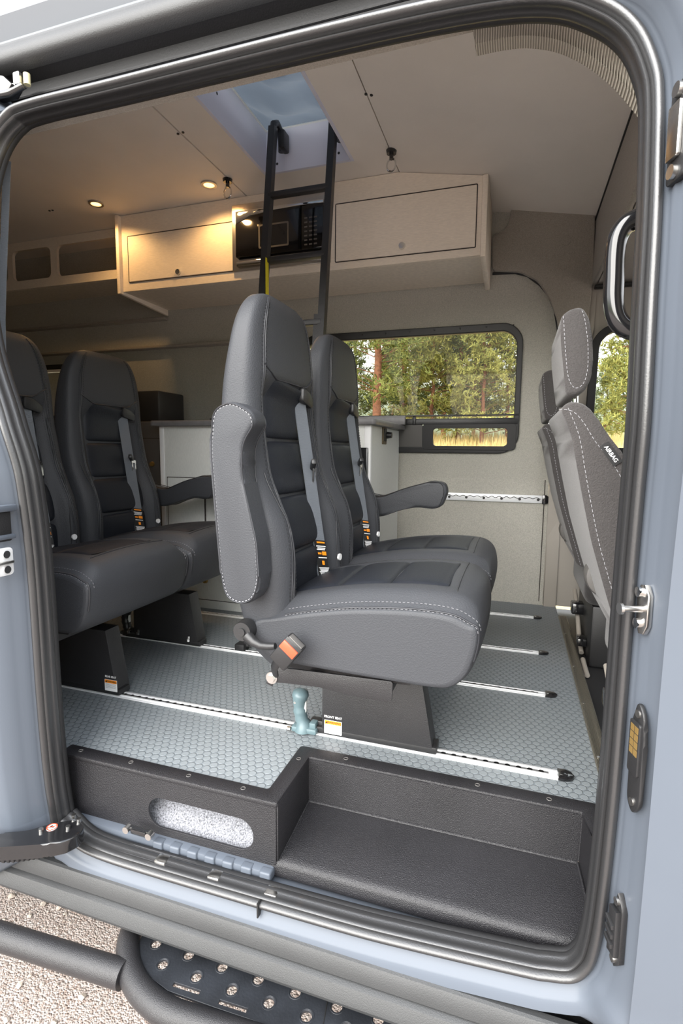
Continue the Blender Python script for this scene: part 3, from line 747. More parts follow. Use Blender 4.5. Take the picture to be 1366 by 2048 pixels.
    # armrests
    def armrest(poly, y0, y1, near):
        a = MB().prism(round_poly(poly, .022, 6), (lambda u,v,w: (u, w, v)), y0, y1, bev=.011, seg=4); ar = build('armrest', a, 'leather', root, smooth=50)
        rp = round_poly(poly, .022, 6); cxm = sum(p[0] for p in rp)/len(rp); czm = sum(p[1] for p in rp)/len(rp)
        st_, wl = MB(), MB()
        for yy in (y0+.0005, y1-.0005):
            ins_ = [((p[0]-cxm)*.89+cxm, yy, (p[1]-czm)*.968+czm) for p in rp]
            if near is not None: stitches(ins_+[ins_[0]], .0045, .0035, .0007, st_)
            ins_ = [((p[0]-cxm)*.93+cxm, yy, (p[1]-czm)*.98+czm) for p in rp]
            wl.tube(ins_, .0016, 6, closed=True)
        build('stitching', st_, 'stitch', ar, smooth=0); build('welt', wl, 'piping', ar, smooth=60)
    armrest([(-.606,.835),(-.560,.853),(-.512,.828),(-.505,.805),(-.534,.765),(-.536,.70),(-.503,.56),(-.498,.47),(-.512,.432),(-.545,.420),(-.578,.432),(-.590,.47),(-.602,.62),(-.612,.75)], .970, 1.030, 1)
    fa = [at(x, y, Y=1.925) for x, y in ((758,994),(810,976),(868,962),(890,966),(895,985),(884,1012),(872,1018),(835,1014),(800,1020),(762,1033))]
    armrest([(-.60,.60)]+[(p.x,p.z) for p in fa]+[(-.60,.50)], 1.925, 1.985, None)
    # recliner lever
    lv = MB(); lv.cyl((-.560,1.03,.350),(-.560,1.004,.350),.024,24,.021); lv.cyl((-.560,1.004,.350),(-.560,1.000,.350),.009,12)
    pts = [(-.548,1.008,.342),(-.53,1.004,.330),(-.51,1.000,.326),(-.49,.998,.328),(-.475,.997,.331)]
    lv.tube(pts, [.013,.011,.009,.0085,.007], 12); build('recliner_lever', lv, 'blackplastic', root, smooth=60)
    # buckle
    bc = MB(); R_ = Matrix.Rotation(math.radians(40), 3, 'Y'); ctr = Vector((-.440,.985,.328))
    bc.box(ctr+Vector((-.022,-.014,-.034)), ctr+Vector((.022,.014,.034)), .004, rot=R_); bk = build('buckle', bc, 'blackplastic', root)
    rb = MB(); cc = ctr+R_@Vector((-.001,-.0125,.013)); rb.box(cc+Vector((-.0195,-.004,-.010)), cc+Vector((.0195,.004,.010)), .001, rot=R_); build('release_button', rb, 'red', bk)
    rb = MB(); cc = ctr+R_@Vector((0,-.003,.0335)); rb.box(cc+Vector((-.018,-.009,-.002)), cc+Vector((.018,.009,.002)), .001, rot=R_); build('slot_plate', rb, 'lamg', bk)
    st_ = MB(); st_.tube([(-.468,.992,.300),(-.478,.998,.282),(-.482,1.01,.262)], .006, 8, sy=2.0); build('stalk', st_, 'blackplastic', bk)
    # bracket plates and bolts
    for y0, y1 in ((1.052,1.058),(1.882,1.888)):
        bp_ = [at(x, y, Y=1.055) for x, y in ((540,1342),(552,1333),(783,1362),(786,1366),(784,1400),(776,1404),(700,1390),(640,1374),(575,1366),(549,1364),(545,1372),(533,1366))]
        b = MB().prism([(p.x,p.z) for p in bp_], (lambda u,v,w: (u,w,v)), y0, y1, bev=.001); brk = build('bracket_plate', b, 'satinblack', root)
        bb = MB(); bb.tube([(-.510,y0-.010,.232),(-.510,y0,.232)], .010, 6); bb.cyl((-.510,y0-.003,.232),(-.510,y0,.232),.014,20); build('bolt', bb, 'steel', brk)
    f = MB()
    for x in (-.42,-.26): f.box((x-.02,1.09,.212),(x+.02,1.85,.236),.003)
    for y in (1.12,1.40,1.54,1.82): f.box((-.52,y-.015,.236),(-.20,y+.015,.28),.003)
    build('frame', f, 'satinblack', root)
    # pedestals
    for y0 in (1.238, 1.668):
        pd = MB(); pd.prism([(-.456,.02),(-.165,.02),(-.198,.205),(-.456,.205)], (lambda u,v,w: (u,w,v)), y0, y0+.058, bev=.002)
        pdo = build('pedestal', pd, 'satinblack', root)
        ft = MB(); ft.box((-.50,y0+.0,.006),(-.155,y0+.048,.024),.003); ft.box((-.495,y0+.012,.004),(-.445,y0+.036,.034),.004); build('foot_rail', ft, 'blackplastic', pdo)
        bo = MB()
        for x in (-.474,-.43,-.20): bo.tube([(x,y0-.006,.024),(x,y0-.006,.034)], .008, 6) ; bo.cyl((x,y0-.006,.034),(x,y0-.006,.044),.005,8)
        if y0 > 1.5: build('bolts', bo, 'chrome', pdo)
    ua = MB(); ua.tube([(-.60,1.55,.22),(-.60,1.50,.245),(-.58,1.48,.27)], .008, 8); build('release_strap', ua, 'blackplastic', root)
    return root
def topz_s(x, PR):
    P = sorted([p for p in PR if p[1] > .388 and p[0] < -.0605]); t_ = lerp(x, P); return t_+.010-.010*sst(-.115,-.14,x)
def topz_full(x, y, PR):
    P = sorted([p for p in PR if p[1] > .388 and p[0] < -.0605]); a = min(1, y/.217); return lerp(x, P)+.012*math.cos(a*pi/2)-.026*sst(.72,1,a)-.010*(1-sst(.50,.62,a))*sst(-.115,-.14,x)
seatA = make_double_seat()
seatA['label'] = 'front row double black leather seat facing right, nearest the step, armrest folded up'
seatB = copy_tree(seatA); DXR = -.955; seatB.location = (-.3+DXR, 1.47, 0)
seatB['label'] = 'rear row double black leather seat behind the front row, partly hidden by the left pillar'
seatA['group'] = seatB['group'] = 'double passenger seats on the floor tracks'
def sticker(root, dx, head, px, py, w=.050, h=.040):
    ped = [c for c in root.children if c.name.startswith('pedestal')][0]
    ORG[ped.name] = Vector((-.3,1.47,0)); ORG[root.name] = Vector((-.3,1.47,0))
    Yp = 1.2376; p = at(px, py, Y=Yp); x, z = p.x-dx, p.z
    fn = lambda o: (lambda u,v,w_: (x+u, Yp-o-w_, z+v))
    wl = build('warning_sticker', MB().prism(rrect(-w/2,-h/2,w/2,h/2,.0015), fn(0), 0, .0004), 'white', root, smooth=0, label='white and orange warning sticker')
    build('orange_band', MB().prism(rrect(-w/2+.001,h/2-.011,w/2-.001,h/2-.001,.0008), fn(.0004), 0, .0003), 'orange', wl, smooth=0)
    tx = MB().text('\u26a0WARNING' if False else 'WARNING', .0082, (lambda u,v,w_: (x+.003+u, Yp-.0009-w_, z+h/2-.006+v)), .0001)
    tx.prism([(-w/2+.003,h/2-.009),(-w/2+.009,h/2-.009),(-w/2+.006,h/2-.0035)], fn(.0008), 0, .0002)
    build('warning_word', tx, 'ink', wl, smooth=0)
    ln = MB()
    for k in range(5): ln.prism([(-w/2+.003,h/2-.0145-.003*k),(w/2-.003-.002*(k%2),h/2-.0145-.003*k),(w/2-.003-.002*(k%2),h/2-.0135-.003*k),(-w/2+.003,h/2-.0135-.003*k)], fn(.0004), 0, .0002)
    build('small_print', ln, 'inkg', wl, smooth=0)
    build('lettering', MB().text(head, .0085, (lambda u,v,w_: (x+u, Yp-.0003-w_, z+h/2+.009+v)), .0002), 'white', root, smooth=0)
sticker(seatA, 0, 'FRONT SEAT', 666, 1455, .048, .037)
sticker(seatB, DXR, 'REAR SEAT', 222, 1371, .046, .036)

# ================================================================== CAB SEATS
def make_cab_seat():
    Y0, Y1 = 1.16, 1.62
    root = thing('cab_seat', (.35,(Y0+Y1)/2,-.03), 'x', 'cab seat')
    rear = [at(x, y, Y=Y0) for x, y in ((1121,816),(1143,871),(1155,940),(1164,990),(1182,1081),(1205,1165),(1228,1244),(1243,1300))]
    front = [at(x, y, Y=Y0) for x, y in ((1340,1340),(1345,1150),(1300,1000),(1252,915),(1215,868),(1190,828),(1168,806),(1140,802))]
    poly = [(p.x,p.z) for p in rear+front]
    b = MB().prism(round_poly(poly, .015, 3), (lambda u,v,w: (u,w,v)), Y0, Y1, bev=.03, seg=4); bk = build('backrest', b, 'cabfab', root, smooth=60)
    st_ = MB()
    pr = [(p.x+.014, Y0-.0005, p.z) for p in rear]; stitches(catmull(pr, 5, False), .006, .004, .0006, st_)
    pr = [(p.x-.020, Y0-.0005, p.z-.016) for p in front[2:]][::-1]; stitches(catmull(pr, 5, False), .006, .004, .0006, st_)
    build('stitching', st_, 'stitch', bk, smooth=0)
    hp = [at(x, y, Y=Y0+.05) for x, y in ((1122,632),(1140,617),(1165,612),(1180,635),(1188,700),(1184,755),(1170,782),(1150,793),(1132,790),(1127,740),(1121,680))]
    h = MB().prism(round_poly([(p.x,p.z) for p in hp], .02, 4), (lambda u,v,w: (u,w,v)), Y0+.05, Y1-.10, bev=.03, seg=5); hd = build('headrest', h, 'cabfab', root, smooth=60)
    st_ = MB(); pr = [at(x, y, Y=Y0+.0495) for x, y in ((1127,632),(1131,700),(1137,755),(1150,776),(1166,768),(1175,740),(1176,690),(1170,640),(1163,618))]
    stitches(catmull([tuple(p) for p in pr], 6, False), .005, .0035, .0006, st_); build('stitching', st_, 'stitch', hd, smooth=0)
    ps = MB(); p = at(1140,795,Y=Y0+.11)
    for dy in (0,.13): ps.cyl((p.x+.012,p.y+dy,p.z-.03),(p.x+.008,p.y+dy,p.z+.05),.0065,14); 
    build('headrest_post', ps, 'chrome', hd)
    cl = MB()
    for dy in (0,.13): cl.cyl((p.x+.011,p.y+dy,p.z-.035),(p.x+.011,p.y+dy,p.z-.014),.017,18,.015)
    build('post_collar', cl, 'blackplastic', bk)
    # side hinge cover, base, belt stalk and beige trims
    p = at(1170,1170,Y=Y0+.30)
    cv_ = MB().prism(circ(.235,.44,.055,24), (lambda u,v,w: (u,w,v)), Y0+.28, Y0+.34, bev=.01); build('hinge_cover', cv_, 'lamg', root)
    cu = MB().box((.255,Y0+.01,.20),(.75,Y1-.01,.36),.04,4); build('seat_cushion', cu, 'cabfab2', root)
    bs = MB().box((.285,Y0+.03,-.03),(.72,Y1-.03,.20),.01); build('seat_box', bs, 'blackplastic', root)
    r1 = MB(); r1.tube([(.266,Y0+.78-.36,.16),(.267,Y0+.60-.28,.12),(.268,Y0+.40-.2,.03),(.270,Y0+.12,-.01)], .009, 10); r1.tube([(.268,Y0+.05,-.01),(.268,Y0-.0,-.016),(.268,Y0-.08,-.018)], .009, 10)
    build('beige_edge_trim', r1, 'beige', root)
    ml = MB().box((.240,Y0+.25,.10),(.29,Y0+.31,.145),.006); ml.box((.250,Y0+.10,.02),(.285,Y0+.16,.05),.005); build('adjuster', ml, 'gloss', root)
    return root
cabA = make_cab_seat(); cabA['label'] = 'taupe fabric cab seat nearest the door, with tall headrest and AIRBAG tag'
cabB = copy_tree(cabA); cabB.location = (.35, 1.39+.86, -.03); cabA['group'] = cabB['group'] = 'cab seats'; cabB['label'] = 'taupe fabric cab seat farther from the camera, beside the far window wall'
Yt = 1.1585; c0 = at(1222,908,Y=Yt); ux = (at(1236,924,Y=Yt)-at(1213,892,Y=Yt)).normalized(); vx = Vector((-ux.z,0,ux.x)); vx = vx if vx.x > 0 else -vx
tgf = lambda off: (lambda u,v,w: tuple(c0+ux*u+vx*v+Vector((0,-off-w,0))))
ORG[cabA.name] = Vector((.35,1.39,-.03))
tagp = build('airbag_tag', MB().prism([(-.024,-.009),(.024,-.009),(.024,.009),(-.024,.009)], tgf(0), 0, .0012), 'blackplastic', cabA, smooth=0, label='small grey sewn airbag tag')
build('lettering', MB().text('AIRBAG', .0108, tgf(.0014), .0002), 'white', tagp, smooth=0)

# ================================================================== CABINETS
def lock(mb, x, y, z, ax='y', r=.013):
    if ax == 'y': mb.cyl((x,y,z),(x,y-.010,z),r,20,r*.8)
    return mb
UY = 2.25; UZ = 1.522
uc = thing('wall_cabinet', (-1.03,2.43,UZ), 'long pale linen wall cabinet with two flap doors, hung under the ceiling around the microwave', 'cabinet')
MWX0, MWX1, MWZ0, MWZ1 = -1.262, -.800, 1.560, 1.836
ztop = lambda x: cz(x)-.003
face = [(-1.888,UZ),(-.170,UZ),(-.170,ztop(-.17)),(-.507,ztop(-.507)),(-.507,CZ-.003),(-1.888,CZ-.003)]
body = MB().plate(face, [[(MWX0,MWZ0),(MWX0,MWZ1),(MWX1,MWZ1),(MWX1,MWZ0)]], XZ(UY), .016)
body.box((-1.885,UY+.01,UZ),(-.17,2.60,UZ+.016)); body.box((MWX0-.012,UY+.01,UZ+.016),(MWX0,2.58,CZ-.01)); body.box((MWX1,UY+.01,UZ+.016),(MWX1+.012,2.58,CZ-.01))
build('body', body, 'lam', uc, smooth=0)
ep = MB().prism([(UY-.028,UZ-.012),(2.60,UZ-.03),(2.60,CZ-.004),(UY-.028,CZ-.004)], (lambda u,v,w:(w,u,v)), -1.905,-1.885, bev=.004); build('end_panel', ep, 'lam', uc)
ep = MB().prism([(UY-.022,UZ-.010),(2.61,UZ-.03),(2.61,ztop(-.15)),(UY-.022,ztop(-.15))], (lambda u,v,w:(w,u,v)), -.172,-.150, bev=.004); build('end_panel', ep, 'lam', uc)
for (x0,z0,x1,z1,kx,kz) in ((at(262,570,Y=UY).x, 1.565, at(469,545,Y=UY).x, 1.775, at(360,546,Y=UY).x, at(360,546,Y=UY).z), (at(673,525,Y=UY).x, at(673,525,Y=UY).z, at(950,494,Y=UY).x, at(672,412,Y=UY).z, at(805,494,Y=UY).x, at(805,494,Y=UY).z)):
    d = build('flap_door', MB().box((x0,UY-.0115,z0),(x1,UY-.008,z1),.001), 'lam', uc, smooth=0)
    build('gap', MB().plate(rrect(x0-.004,z0-.004,x1+.004,z1+.004,.006), [rrect(x0-.001,z0-.001,x1+.001,z1+.001,.004)[::-1]], XZ(UY-.0095), .003), 'lamedge', d, smooth=0)
    build('push_lock', lock(MB(), kx, UY-.011, kz, r=.015), 'chrome', d)
# microwave
mw = thing('microwave', ((MWX0+MWX1)/2, UY-.02, MWZ0), 'built-in microwave with black door and shiny steel trim in the wall cabinet', 'microwave')
MY = UY-.012
build('trim_kit', MB().plate([(MWX0-.004,MWZ0-.004),(MWX1+.004,MWZ0-.004),(MWX1+.004,MWZ1+.004),(MWX0-.004,MWZ1+.004)], [[(MWX0+.028,MWZ0+.045),(MWX0+.028,MWZ1-.045),(MWX1-.028,MWZ1-.045),(MWX1-.028,MWZ0+.045)]], XZ(MY), .012, .001), 'brush', mw)
build('case', MB().box((MWX0+.01,MY+.008,MWZ0+.01),(MWX1-.01,MY+.30,MWZ1-.01)), 'blackplastic', mw)
xd0, xd1, xc = MWX0+.022, MWX1-.022, MWX1-.125
topc = [(xd0,MWZ1-.085),(xd0+.08,MWZ1-.058),(xd0+.18,MWZ1-.047),(xc,MWZ1-.044)]
dr = build('door', MB().prism([(xd0,MWZ0+.052),(xc,MWZ0+.052)]+topc[::-1], XZ(MY-.004), -.022, .01, bev=.003), 'mwglass', mw)
build('steel_brow', MB().prism([topc[0],topc[1],topc[2],topc[3],(xd1,MWZ1-.044),(xd1,MWZ1-.030),(xd0,MWZ1-.030)], XZ(MY-.002), -.022, .01, bev=.002), 'chrome', mw)
build('window', MB().plate(rrect(xd0+.115,MWZ0+.075,xc-.055,MWZ0+.175,.006), [rrect(xd0+.122,MWZ0+.082,xc-.062,MWZ0+.168,.004)[::-1]], XZ(MY-.0265), .001), 'lamg', dr, smooth=0)
build('window_glass', MB().box((xd0+.124,MY-.0275,MWZ0+.083),(xc-.063,MY-.0265,MWZ0+.167)), 'chrome' if False else 'mwglass', dr, smooth=0)
cp = build('control_panel', MB().box((xc+.004,MY-.026,MWZ0+.052),(xd1,MY+.008,MWZ1-.046),.003), 'mwglass', mw)
kb = MB()
for r_ in range(7):
    for c_ in range(3): kb.box((xc+.018+c_*.022,MY-.0275,MWZ0+.066+r_*.018),(xc+.032+c_*.022,MY-.026,MWZ0+.072+r_*.018))
build('keys', kb, 'lamg', cp, smooth=0)
build('bottom_bar', MB().box((xd0,MY-.022,MWZ0+.012),(xd1,MY,MWZ0+.034),.004), 'chrome', mw)
# open cubby shelf
sh = thing('open_shelf', (-2.6,2.45,1.63), 'pale open cubby shelf with rounded openings, under the ceiling at the far left', 'shelf')
SY = 2.36; sp_ = []
for a, b_ in (((10,512),(104,562)), ((114,490),(246,555))):
    p, q = at(a[0],a[1],Y=SY), at(b_[0],b_[1],Y=SY); sp_.append((p.x,q.x))
holes = [rrect(-2.72,1.675,at(104,530,Y=SY).x,1.835,.03)[::-1], rrect(at(116,520,Y=SY).x,1.675,-1.90,1.835,.03)[::-1], rrect(-3.3,1.675,-2.76,1.835,.03)[::-1]]
build('face_panel', MB().plate([(-3.39,1.63),(-1.895,1.63),(-1.895,1.878),(-3.39,1.878)], holes, XZ(SY), .016), 'lam', sh, smooth=0)
build('shelf_board', MB().box((-3.39,SY+.01,1.63),(-1.908,2.595,1.645)), 'lam', sh, smooth=0)
# base cabinet of the galley
GY = 2.12
gc = thing('base_cabinet', (-1.1,2.4,0), 'white linen galley base cabinet along the far wall, behind the seats', 'cabinet')
build('body', MB().box((-1.60,GY,0.0),(-.578,2.70,.858),.002), 'lamw', gc, smooth=0)
build('corner_edge', MB().box((-.600,GY-.004,0),(-.572,GY+.02,.858),.003), 'white', gc)
build('corner_edge', MB().box((-1.604,GY-.004,0),(-1.58,GY+.02,.858),.003), 'white', gc)
top = MB(); top.prism(round_poly([(-1.635,2.085),(-.545,2.085),(-.545,2.70),(-1.635,2.70)], .02), XY(0), .858, .882, bev=.004)
build('countertop', top, 'counter', gc); build('backsplash', MB().box((-1.635,2.60,.882),(-.53,2.622,.925),.003), 'counter', gc)
def panel(x0, z0, x1, z1, nm, kn=None, y=GY, m='lamw', par=gc):
    d = build(nm, MB().box((x0,y-.0045,z0),(x1,y,z1),.001), m, par, smooth=0)
    build('gap', MB().plate([(x0-.004,z0-.004),(x1+.004,z0-.004),(x1+.004,z1+.004),(x0-.004,z1+.004)], [[(x0-.001,z0-.001),(x0-.001,z1+.001),(x1+.001,z1+.001),(x1+.001,z0-.001)]], XZ(y-.0012), .0024), 'lamedge', d, smooth=0)
    if kn: build('push_lock', lock(MB(), kn[0], y-.004, kn[1]), 'brass', d)
pa, pb = at(336,955,Y=GY), at(408,958,Y=GY)
panel(pa.x,.30,pb.x,pa.z,'drawer'); panel(pb.x+.01,.30,-1.10,pa.z,'drawer')
k = at(412,1161,Y=GY); panel(-1.56,.045,-1.10,k.z+.04,'drawer',(k.x,k.z)); panel(-1.06,.05,-.64,.60,'door',(-1.0,.5))
ap = at(715,895,Y=GY); aq = at(736,975,Y=GY)
fp = build('appliance_panel', MB().box((-.92,GY-.016,aq.z-.12),(aq.x,GY,ap.z),.004), 'gloss', gc)
ii = MB()
for px in (716,720.5): p = at(px,902,Y=GY-.017); ii.box((p.x-.003,GY-.0175,p.z-.008),(p.x+.003,GY-.016,p.z+.008))
build('indicator_marks', ii, 'white', fp, smooth=0)
# side outlet on the end panel
SX = -.578; oc = at(768,870,X=SX)
ol = build('outlet_plate', MB().box((SX,oc.y-.040,oc.z-.042),(SX+.005,oc.y+.035,oc.z+.042),.003), 'switchplate', gc)
oo = MB(); oo.box((SX+.005,oc.y-.022,oc.z-.028),(SX+.009,oc.y+.022,oc.z+.028),.002); oo.cyl((SX+.008,oc.y+.03,oc.z),(SX+.030,oc.y+.03,oc.z),.016,18,.013); build('switch_knob', oo, 'blackplastic', ol)
# darker rear cabinet and dark box on it
rcb = thing('rear_cabinet', (-2.0,2.5,0), 'dark grey rear cabinet to the left of the white galley cabinet', 'cabinet')
build('body', MB().box((-2.40,2.20,0),(-1.642,2.68,.885),.003), 'lamg', rcb, smooth=0)
k = at(305,928,Y=2.196)
panel(-2.0,.10,-1.66,.80,'door',(k.x,k.z),y=2.20,m='lamg',par=rcb)
tag(build('speaker_box', MB().box((at(262,800,Y=2.3).x-.05,2.28,.886),(at(322,800,Y=2.3).x,2.5,at(300,782,Y=2.3).z),.012), 'blackplastic'), 'black box standing on the dark rear cabinet behind the rear seat', 'box')

# ================================================================== LADDER
ld = thing('ladder', (-.83,1.75,.0), 'black ladder hooked into the roof hatch, standing behind the front seats', 'ladder')
def lrail(x, y0, y1, z0, z1, nm, w=.020, t_=.022, m='satinblack'):
    mb = MB(); rows = []
    for y, z in ((y0,z0),(y1,z1)): rows.append([(x-w,y-t_/2,z),(x+w,y-t_/2,z),(x+w,y+t_/2,z),(x-w,y+t_/2,z)])
    mb.grid(rows, closed=True); mb.add(rows[0], [[0,1,2,3]]); mb.add(rows[1], [[0,1,2,3]]); return build(nm, mb, m, ld, smooth=0)
lt, lb_ = at(547,258,Y=2.0), at(521,600,Y=1.89)
def ly(z): return 2.0+(z-2.0)*.147
XLx, XRx = -.950, -.702
lrail(XLx, ly(.9), ly(1.99), .9, 1.99, 'rail', .013, .030); lrail(XRx, ly(.9), ly(1.99), .9, 1.99, 'rail', .013, .030)
lrail(XLx+.02, ly(.02), ly(1.25), .02, 1.25, 'lower_rail', .010, .022); lrail(XRx-.02, ly(.02), ly(1.25), .02, 1.25, 'lower_rail', .010, .022)
for z in (1.72,1.47,1.22,.97,.72,.47,.22):
    mb = MB(); y = ly(z); dx_ = 0 if z > 1.2 else .02
    mb.box((XLx+dx_,y-.016,z-.009),(XRx-dx_,y+.014,z+.011),.004); build('rung', mb, 'satinblack', ld)
for x in (XLx, XRx):
    hk = MB(); hk.tube([(x,ly(1.96),1.96),(x,2.005,2.005),(x,2.03,2.02),(x,2.06,2.01),(x,2.075,1.98),(x,2.078,1.94)], .014, 10); hk.box((x+.006,2.03,1.93),(x+.032,2.085,2.00),.008); build('hook', hk, 'satinblack', ld)
    ft = MB().box((x-.02,ly(0)-.025,0),(x+.02,ly(0)+.02,.03),.005); build('foot', ft, 'rubber2', ld)
build('yellow_strip', MB().box((XLx+.014,ly(1.36)-.010,1.22),(XLx+.0165,ly(1.4)+.006,1.475)), 'yellow', ld, smooth=0)

# ================================================================== CEILING LIGHTS AND RINGS
for i, (px, py, lb) in enumerate(((192,407,'left warm glowing round downlight in the ceiling'), (418,369,'right warm glowing round downlight in the ceiling, beside the tie-down ring'))):
    p = at(px, py, Z=1.878)
    t_ = thing('downlight', (p.x,p.y,1.88), lb, 'ceiling light', 'warm ceiling downlights')
    build('bezel', MB().plate(circ(p.x,p.y,.033,28), [circ(p.x,p.y,.024,28)[::-1]], XY(1.877), .005, .001), 'steel', t_)
    build('lens', MB().cyl((p.x,p.y,1.8795),(p.x,p.y,1.877),.0245,28), 'lampglow', t_)
    l = bpy.data.lights.new('downlight_lamp', 'SPOT'); l.energy = 2.2; l.color = (1,.58,.22); l.shadow_soft_size = .024; l.spot_size = math.radians(150); l.spot_blend = .6
    lo = bpy.data.objects.new('downlight_lamp', l); C.objects.link(lo); lo.location = (p.x,p.y,1.872)
for px, py, lb in ((455,360,'tie-down ring under the ceiling beside the warm downlight'), (783,302,'tie-down ring at the ceiling seam above the right cabinet door')):
    p = at(px, py, Z=1.876)
    t_ = thing('ceiling_ring', (p.x,p.y,1.876), lb, 'tie-down ring', 'ceiling tie-down rings')
    bs = MB(); bs.cyl((p.x,p.y,1.878),(p.x,p.y,1.866),.021,20,.018); bs.cyl((p.x,p.y,1.866),(p.x,p.y,1.846),.008,12); build('base', bs, 'gloss', t_)
    rg = MB(); rg.tube([(p.x+.017*math.cos(a),p.y+.003*math.sin(a),1.826+.024*math.sin(a)) for a in [2*pi*k/24 for k in range(24)]], .0032, 8, closed=True); build('ring', rg, 'chrome', t_)

# ================================================================== FLOOR AND WALL TRACKS
def track(x0, x1, y, w, lab, grp='floor mounting tracks'):
    t_ = thing('floor_track', ((x0+x1)/2,y,0), lab, 'track', grp)
    b = MB(); b.box((x0,y-w/2,0),(x1,y+w/2,.003),.001); b.box((x0,y-w*.30,.002),(x1,y-w*.16,.006),.001); b.box((x0,y+w*.16,.002),(x1,y+w*.30,.006),.001); build('rail', b, 'alu', t_)
    s_ = MB(); x = x1-.036
    s_.box((x0,y-.0028,.003),(x1-.02,y+.0028,.0045))
    n = int((x1-x0)/.0254)
    for k in range(n): s_.cyl((x-k*.0254,y,.003),(x-k*.0254,y,.0045),.0062,10)
    build('slot', s_, 'slot', t_, smooth=0)
    c_ = MB(); c_.prism([(x1,y-w*.5),(x1+.018,y-w*.5),(x1+.030,y-w*.35),(x1+.036,y),(x1+.030,y+w*.35),(x1+.018,y+w*.5),(x1,y+w*.5)], XY(0), 0, .009, bev=.003)
    c_.prism(rrect(x1+.002,y-w*.2,x1+.022,y+w*.2,.003), XY(0), .007, .0105, bev=.001); build('end_cap', c_, 'gloss', t_)
track(-2.6, at(1115,1550,Z=0).x, 1.257, .040, 'silver floor track nearest the door, running under both seats')
track(-2.6, at(1090,1391,Z=0).x, 1.69, .034, 'second silver floor track from the door')
track(-2.6, at(1077,1308,Z=0).x, 2.05, .032, 'third silver floor track from the door')
track(-.56, at(1067,1236,Z=0).x, 2.50, .032, 'shortest silver floor track, closest to the far wall')
wt = thing('wall_track', (-.2,2.72,.525), 'white horizontal wall track with wavy slot and black end cap, below the window', 'track')
tx1 = at(1084,1003,Y=2.722).x
b = MB(); b.box((-.57,2.716,.507),(tx1,2.730,.545),.002); build('rail', b, 'alu', wt)
b = MB(); b.tube([(-.57+.005*k, 2.715, .531+.0035*math.sin(k*.9)) for k in range(int((tx1+.57)/.005))], .0018, 6); build('wavy_slot', b, 'slot', wt)
for k in range(9):
    x = tx1-.018-k*.085
    if x > -.55: build('screw', MB().cyl((x,2.716,.524),(x,2.712,.524),.0065,12), 'ink', wt)
b = MB(); b.prism([(tx1,.504),(tx1+.018,.504),(tx1+.032,.514),(tx1+.036,.526),(tx1+.032,.538),(tx1+.018,.548),(tx1,.548)], XZ(0), 2.706, 2.730, bev=.004); build('end_cap', b, 'gloss', wt)
# threshold strip
th = thing('threshold_strip', (.235,1.95,0), 'ribbed bronze aluminium threshold strip along the right edge of the floor', 'threshold strip')
b = MB(); b.prism([(.216,-.03),(.216,.004),(.250,.004),(.254,-.004),(.254,-.03)], (lambda u,v,w:(u,w,v)), 1.13, 2.56)
for k in range(10): b.box((.2175+k*.0034,1.13,.003),(.2192+k*.0034,2.56,.0062))
build('strip', b, 'bronze', th, smooth=0)
b = MB()
for y in (2.30,1.95,1.66,1.36): b.cyl((.225,y,.004),(.225,y,.008),.004,8)
build('screw', b, 'steel', th)
# track release handles
def handle(x, y, m, lab, s=1, lean=.0):
    t_ = thing('track_handle', (x,y,.004), lab, 'release handle')
    mb = MB(); zz = [0,.008,.018,.028,.036,.044,.054,.062,.070,.080,.088,.098,.108,.118,.124,.126]
    rr_ = [.024,.023,.020,.015,.0165,.015,.0165,.0175,.015,.0165,.0175,.0185,.021,.019,.011,.002]
    xo = [.010,.010,.008,.005,.002,.001,0,-.001,-.002,-.002,-.002,-.001,0,.001,.002,.002]
    mb.tube([(x+o*s, y, .006+z*s*.88) for z, o in zip(zz, xo)], [r*s*1.18 for r in rr_], 20, sy=.9); build('grip', mb, m, t_, smooth=70)
    b = MB(); b.box((x-.02*s,y-.02*s,.004),(x+.052*s,y+.016*s,.020*s),.005); b.box((x+.03*s,y-.014,.016),(x+.048*s,y+.012,.034*s),.003); build('base', b, m, t_)
    b = MB(); b.cyl((x-.008*s,y-.017*s,.006+.081*s),(x-.008*s,y-.021*s,.006+.081*s),.0035,10); b.cyl((x-.02*s,y-.02*s,.012),(x-.03*s,y-.02*s,.012),.006,8); build('screw', b, 'steel', t_)
    b = MB(); b.box((x+.011*s,y-.006,.006+.05*s),(x+.018*s,y+.006,.006+.082*s),.002); build('trigger', b, 'lamw', t_)
hp = at(597,1462,Z=.006); handle(hp.x, 1.245, 'teal', 'grey teal upright release handle on the near floor track beside the front seat')
hp = at(247,1272,Z=.0); handle(hp.x, 1.70, 'blackplastic', 'dark upright release handle behind the rear seat pedestal, on the second track', .95)
# ================================================================== STEP WELL
st = thing('step_well', (-.3,1.05,-.16), 'black steel entry step box with recessed tread and oval slot, inside the doorway', 'step')
build('front_panel', MB().plate([(-1.035,-.142),(-.452,-.142),(-.452,-.001),(-1.035,-.001)], [rrect(-.778,-.122,-.505,-.048,.036,8)[::-1]], XZ(.948), .004, .0005), 'stepblack', st)
rim = [(-1.035,.944),(-.448,.944),(-.448,1.127),(.163,1.127),(.195,.97),(.215,.97),(.200,1.168),(-.487,1.168),(-.487,.984),(-1.035,.984)]
build('rim', MB().prism(round_poly(rim, [.004,.006,.004,.004,.004,.004,.012,.012,.008,.004], 4), XY(0), -.004, .008, bev=.003), 'stepblack', st)
build('side_riser', MB().box((-.4515,.948,-.128),(-.4475,1.13,.004),.001), 'stepblack', st)
build('back_riser', MB().prism([(-.450,-.107),(.160,-.107),(.166,.003),(-.450,.003)], XZ(1.127), -.002, .003), 'stepblack', st)
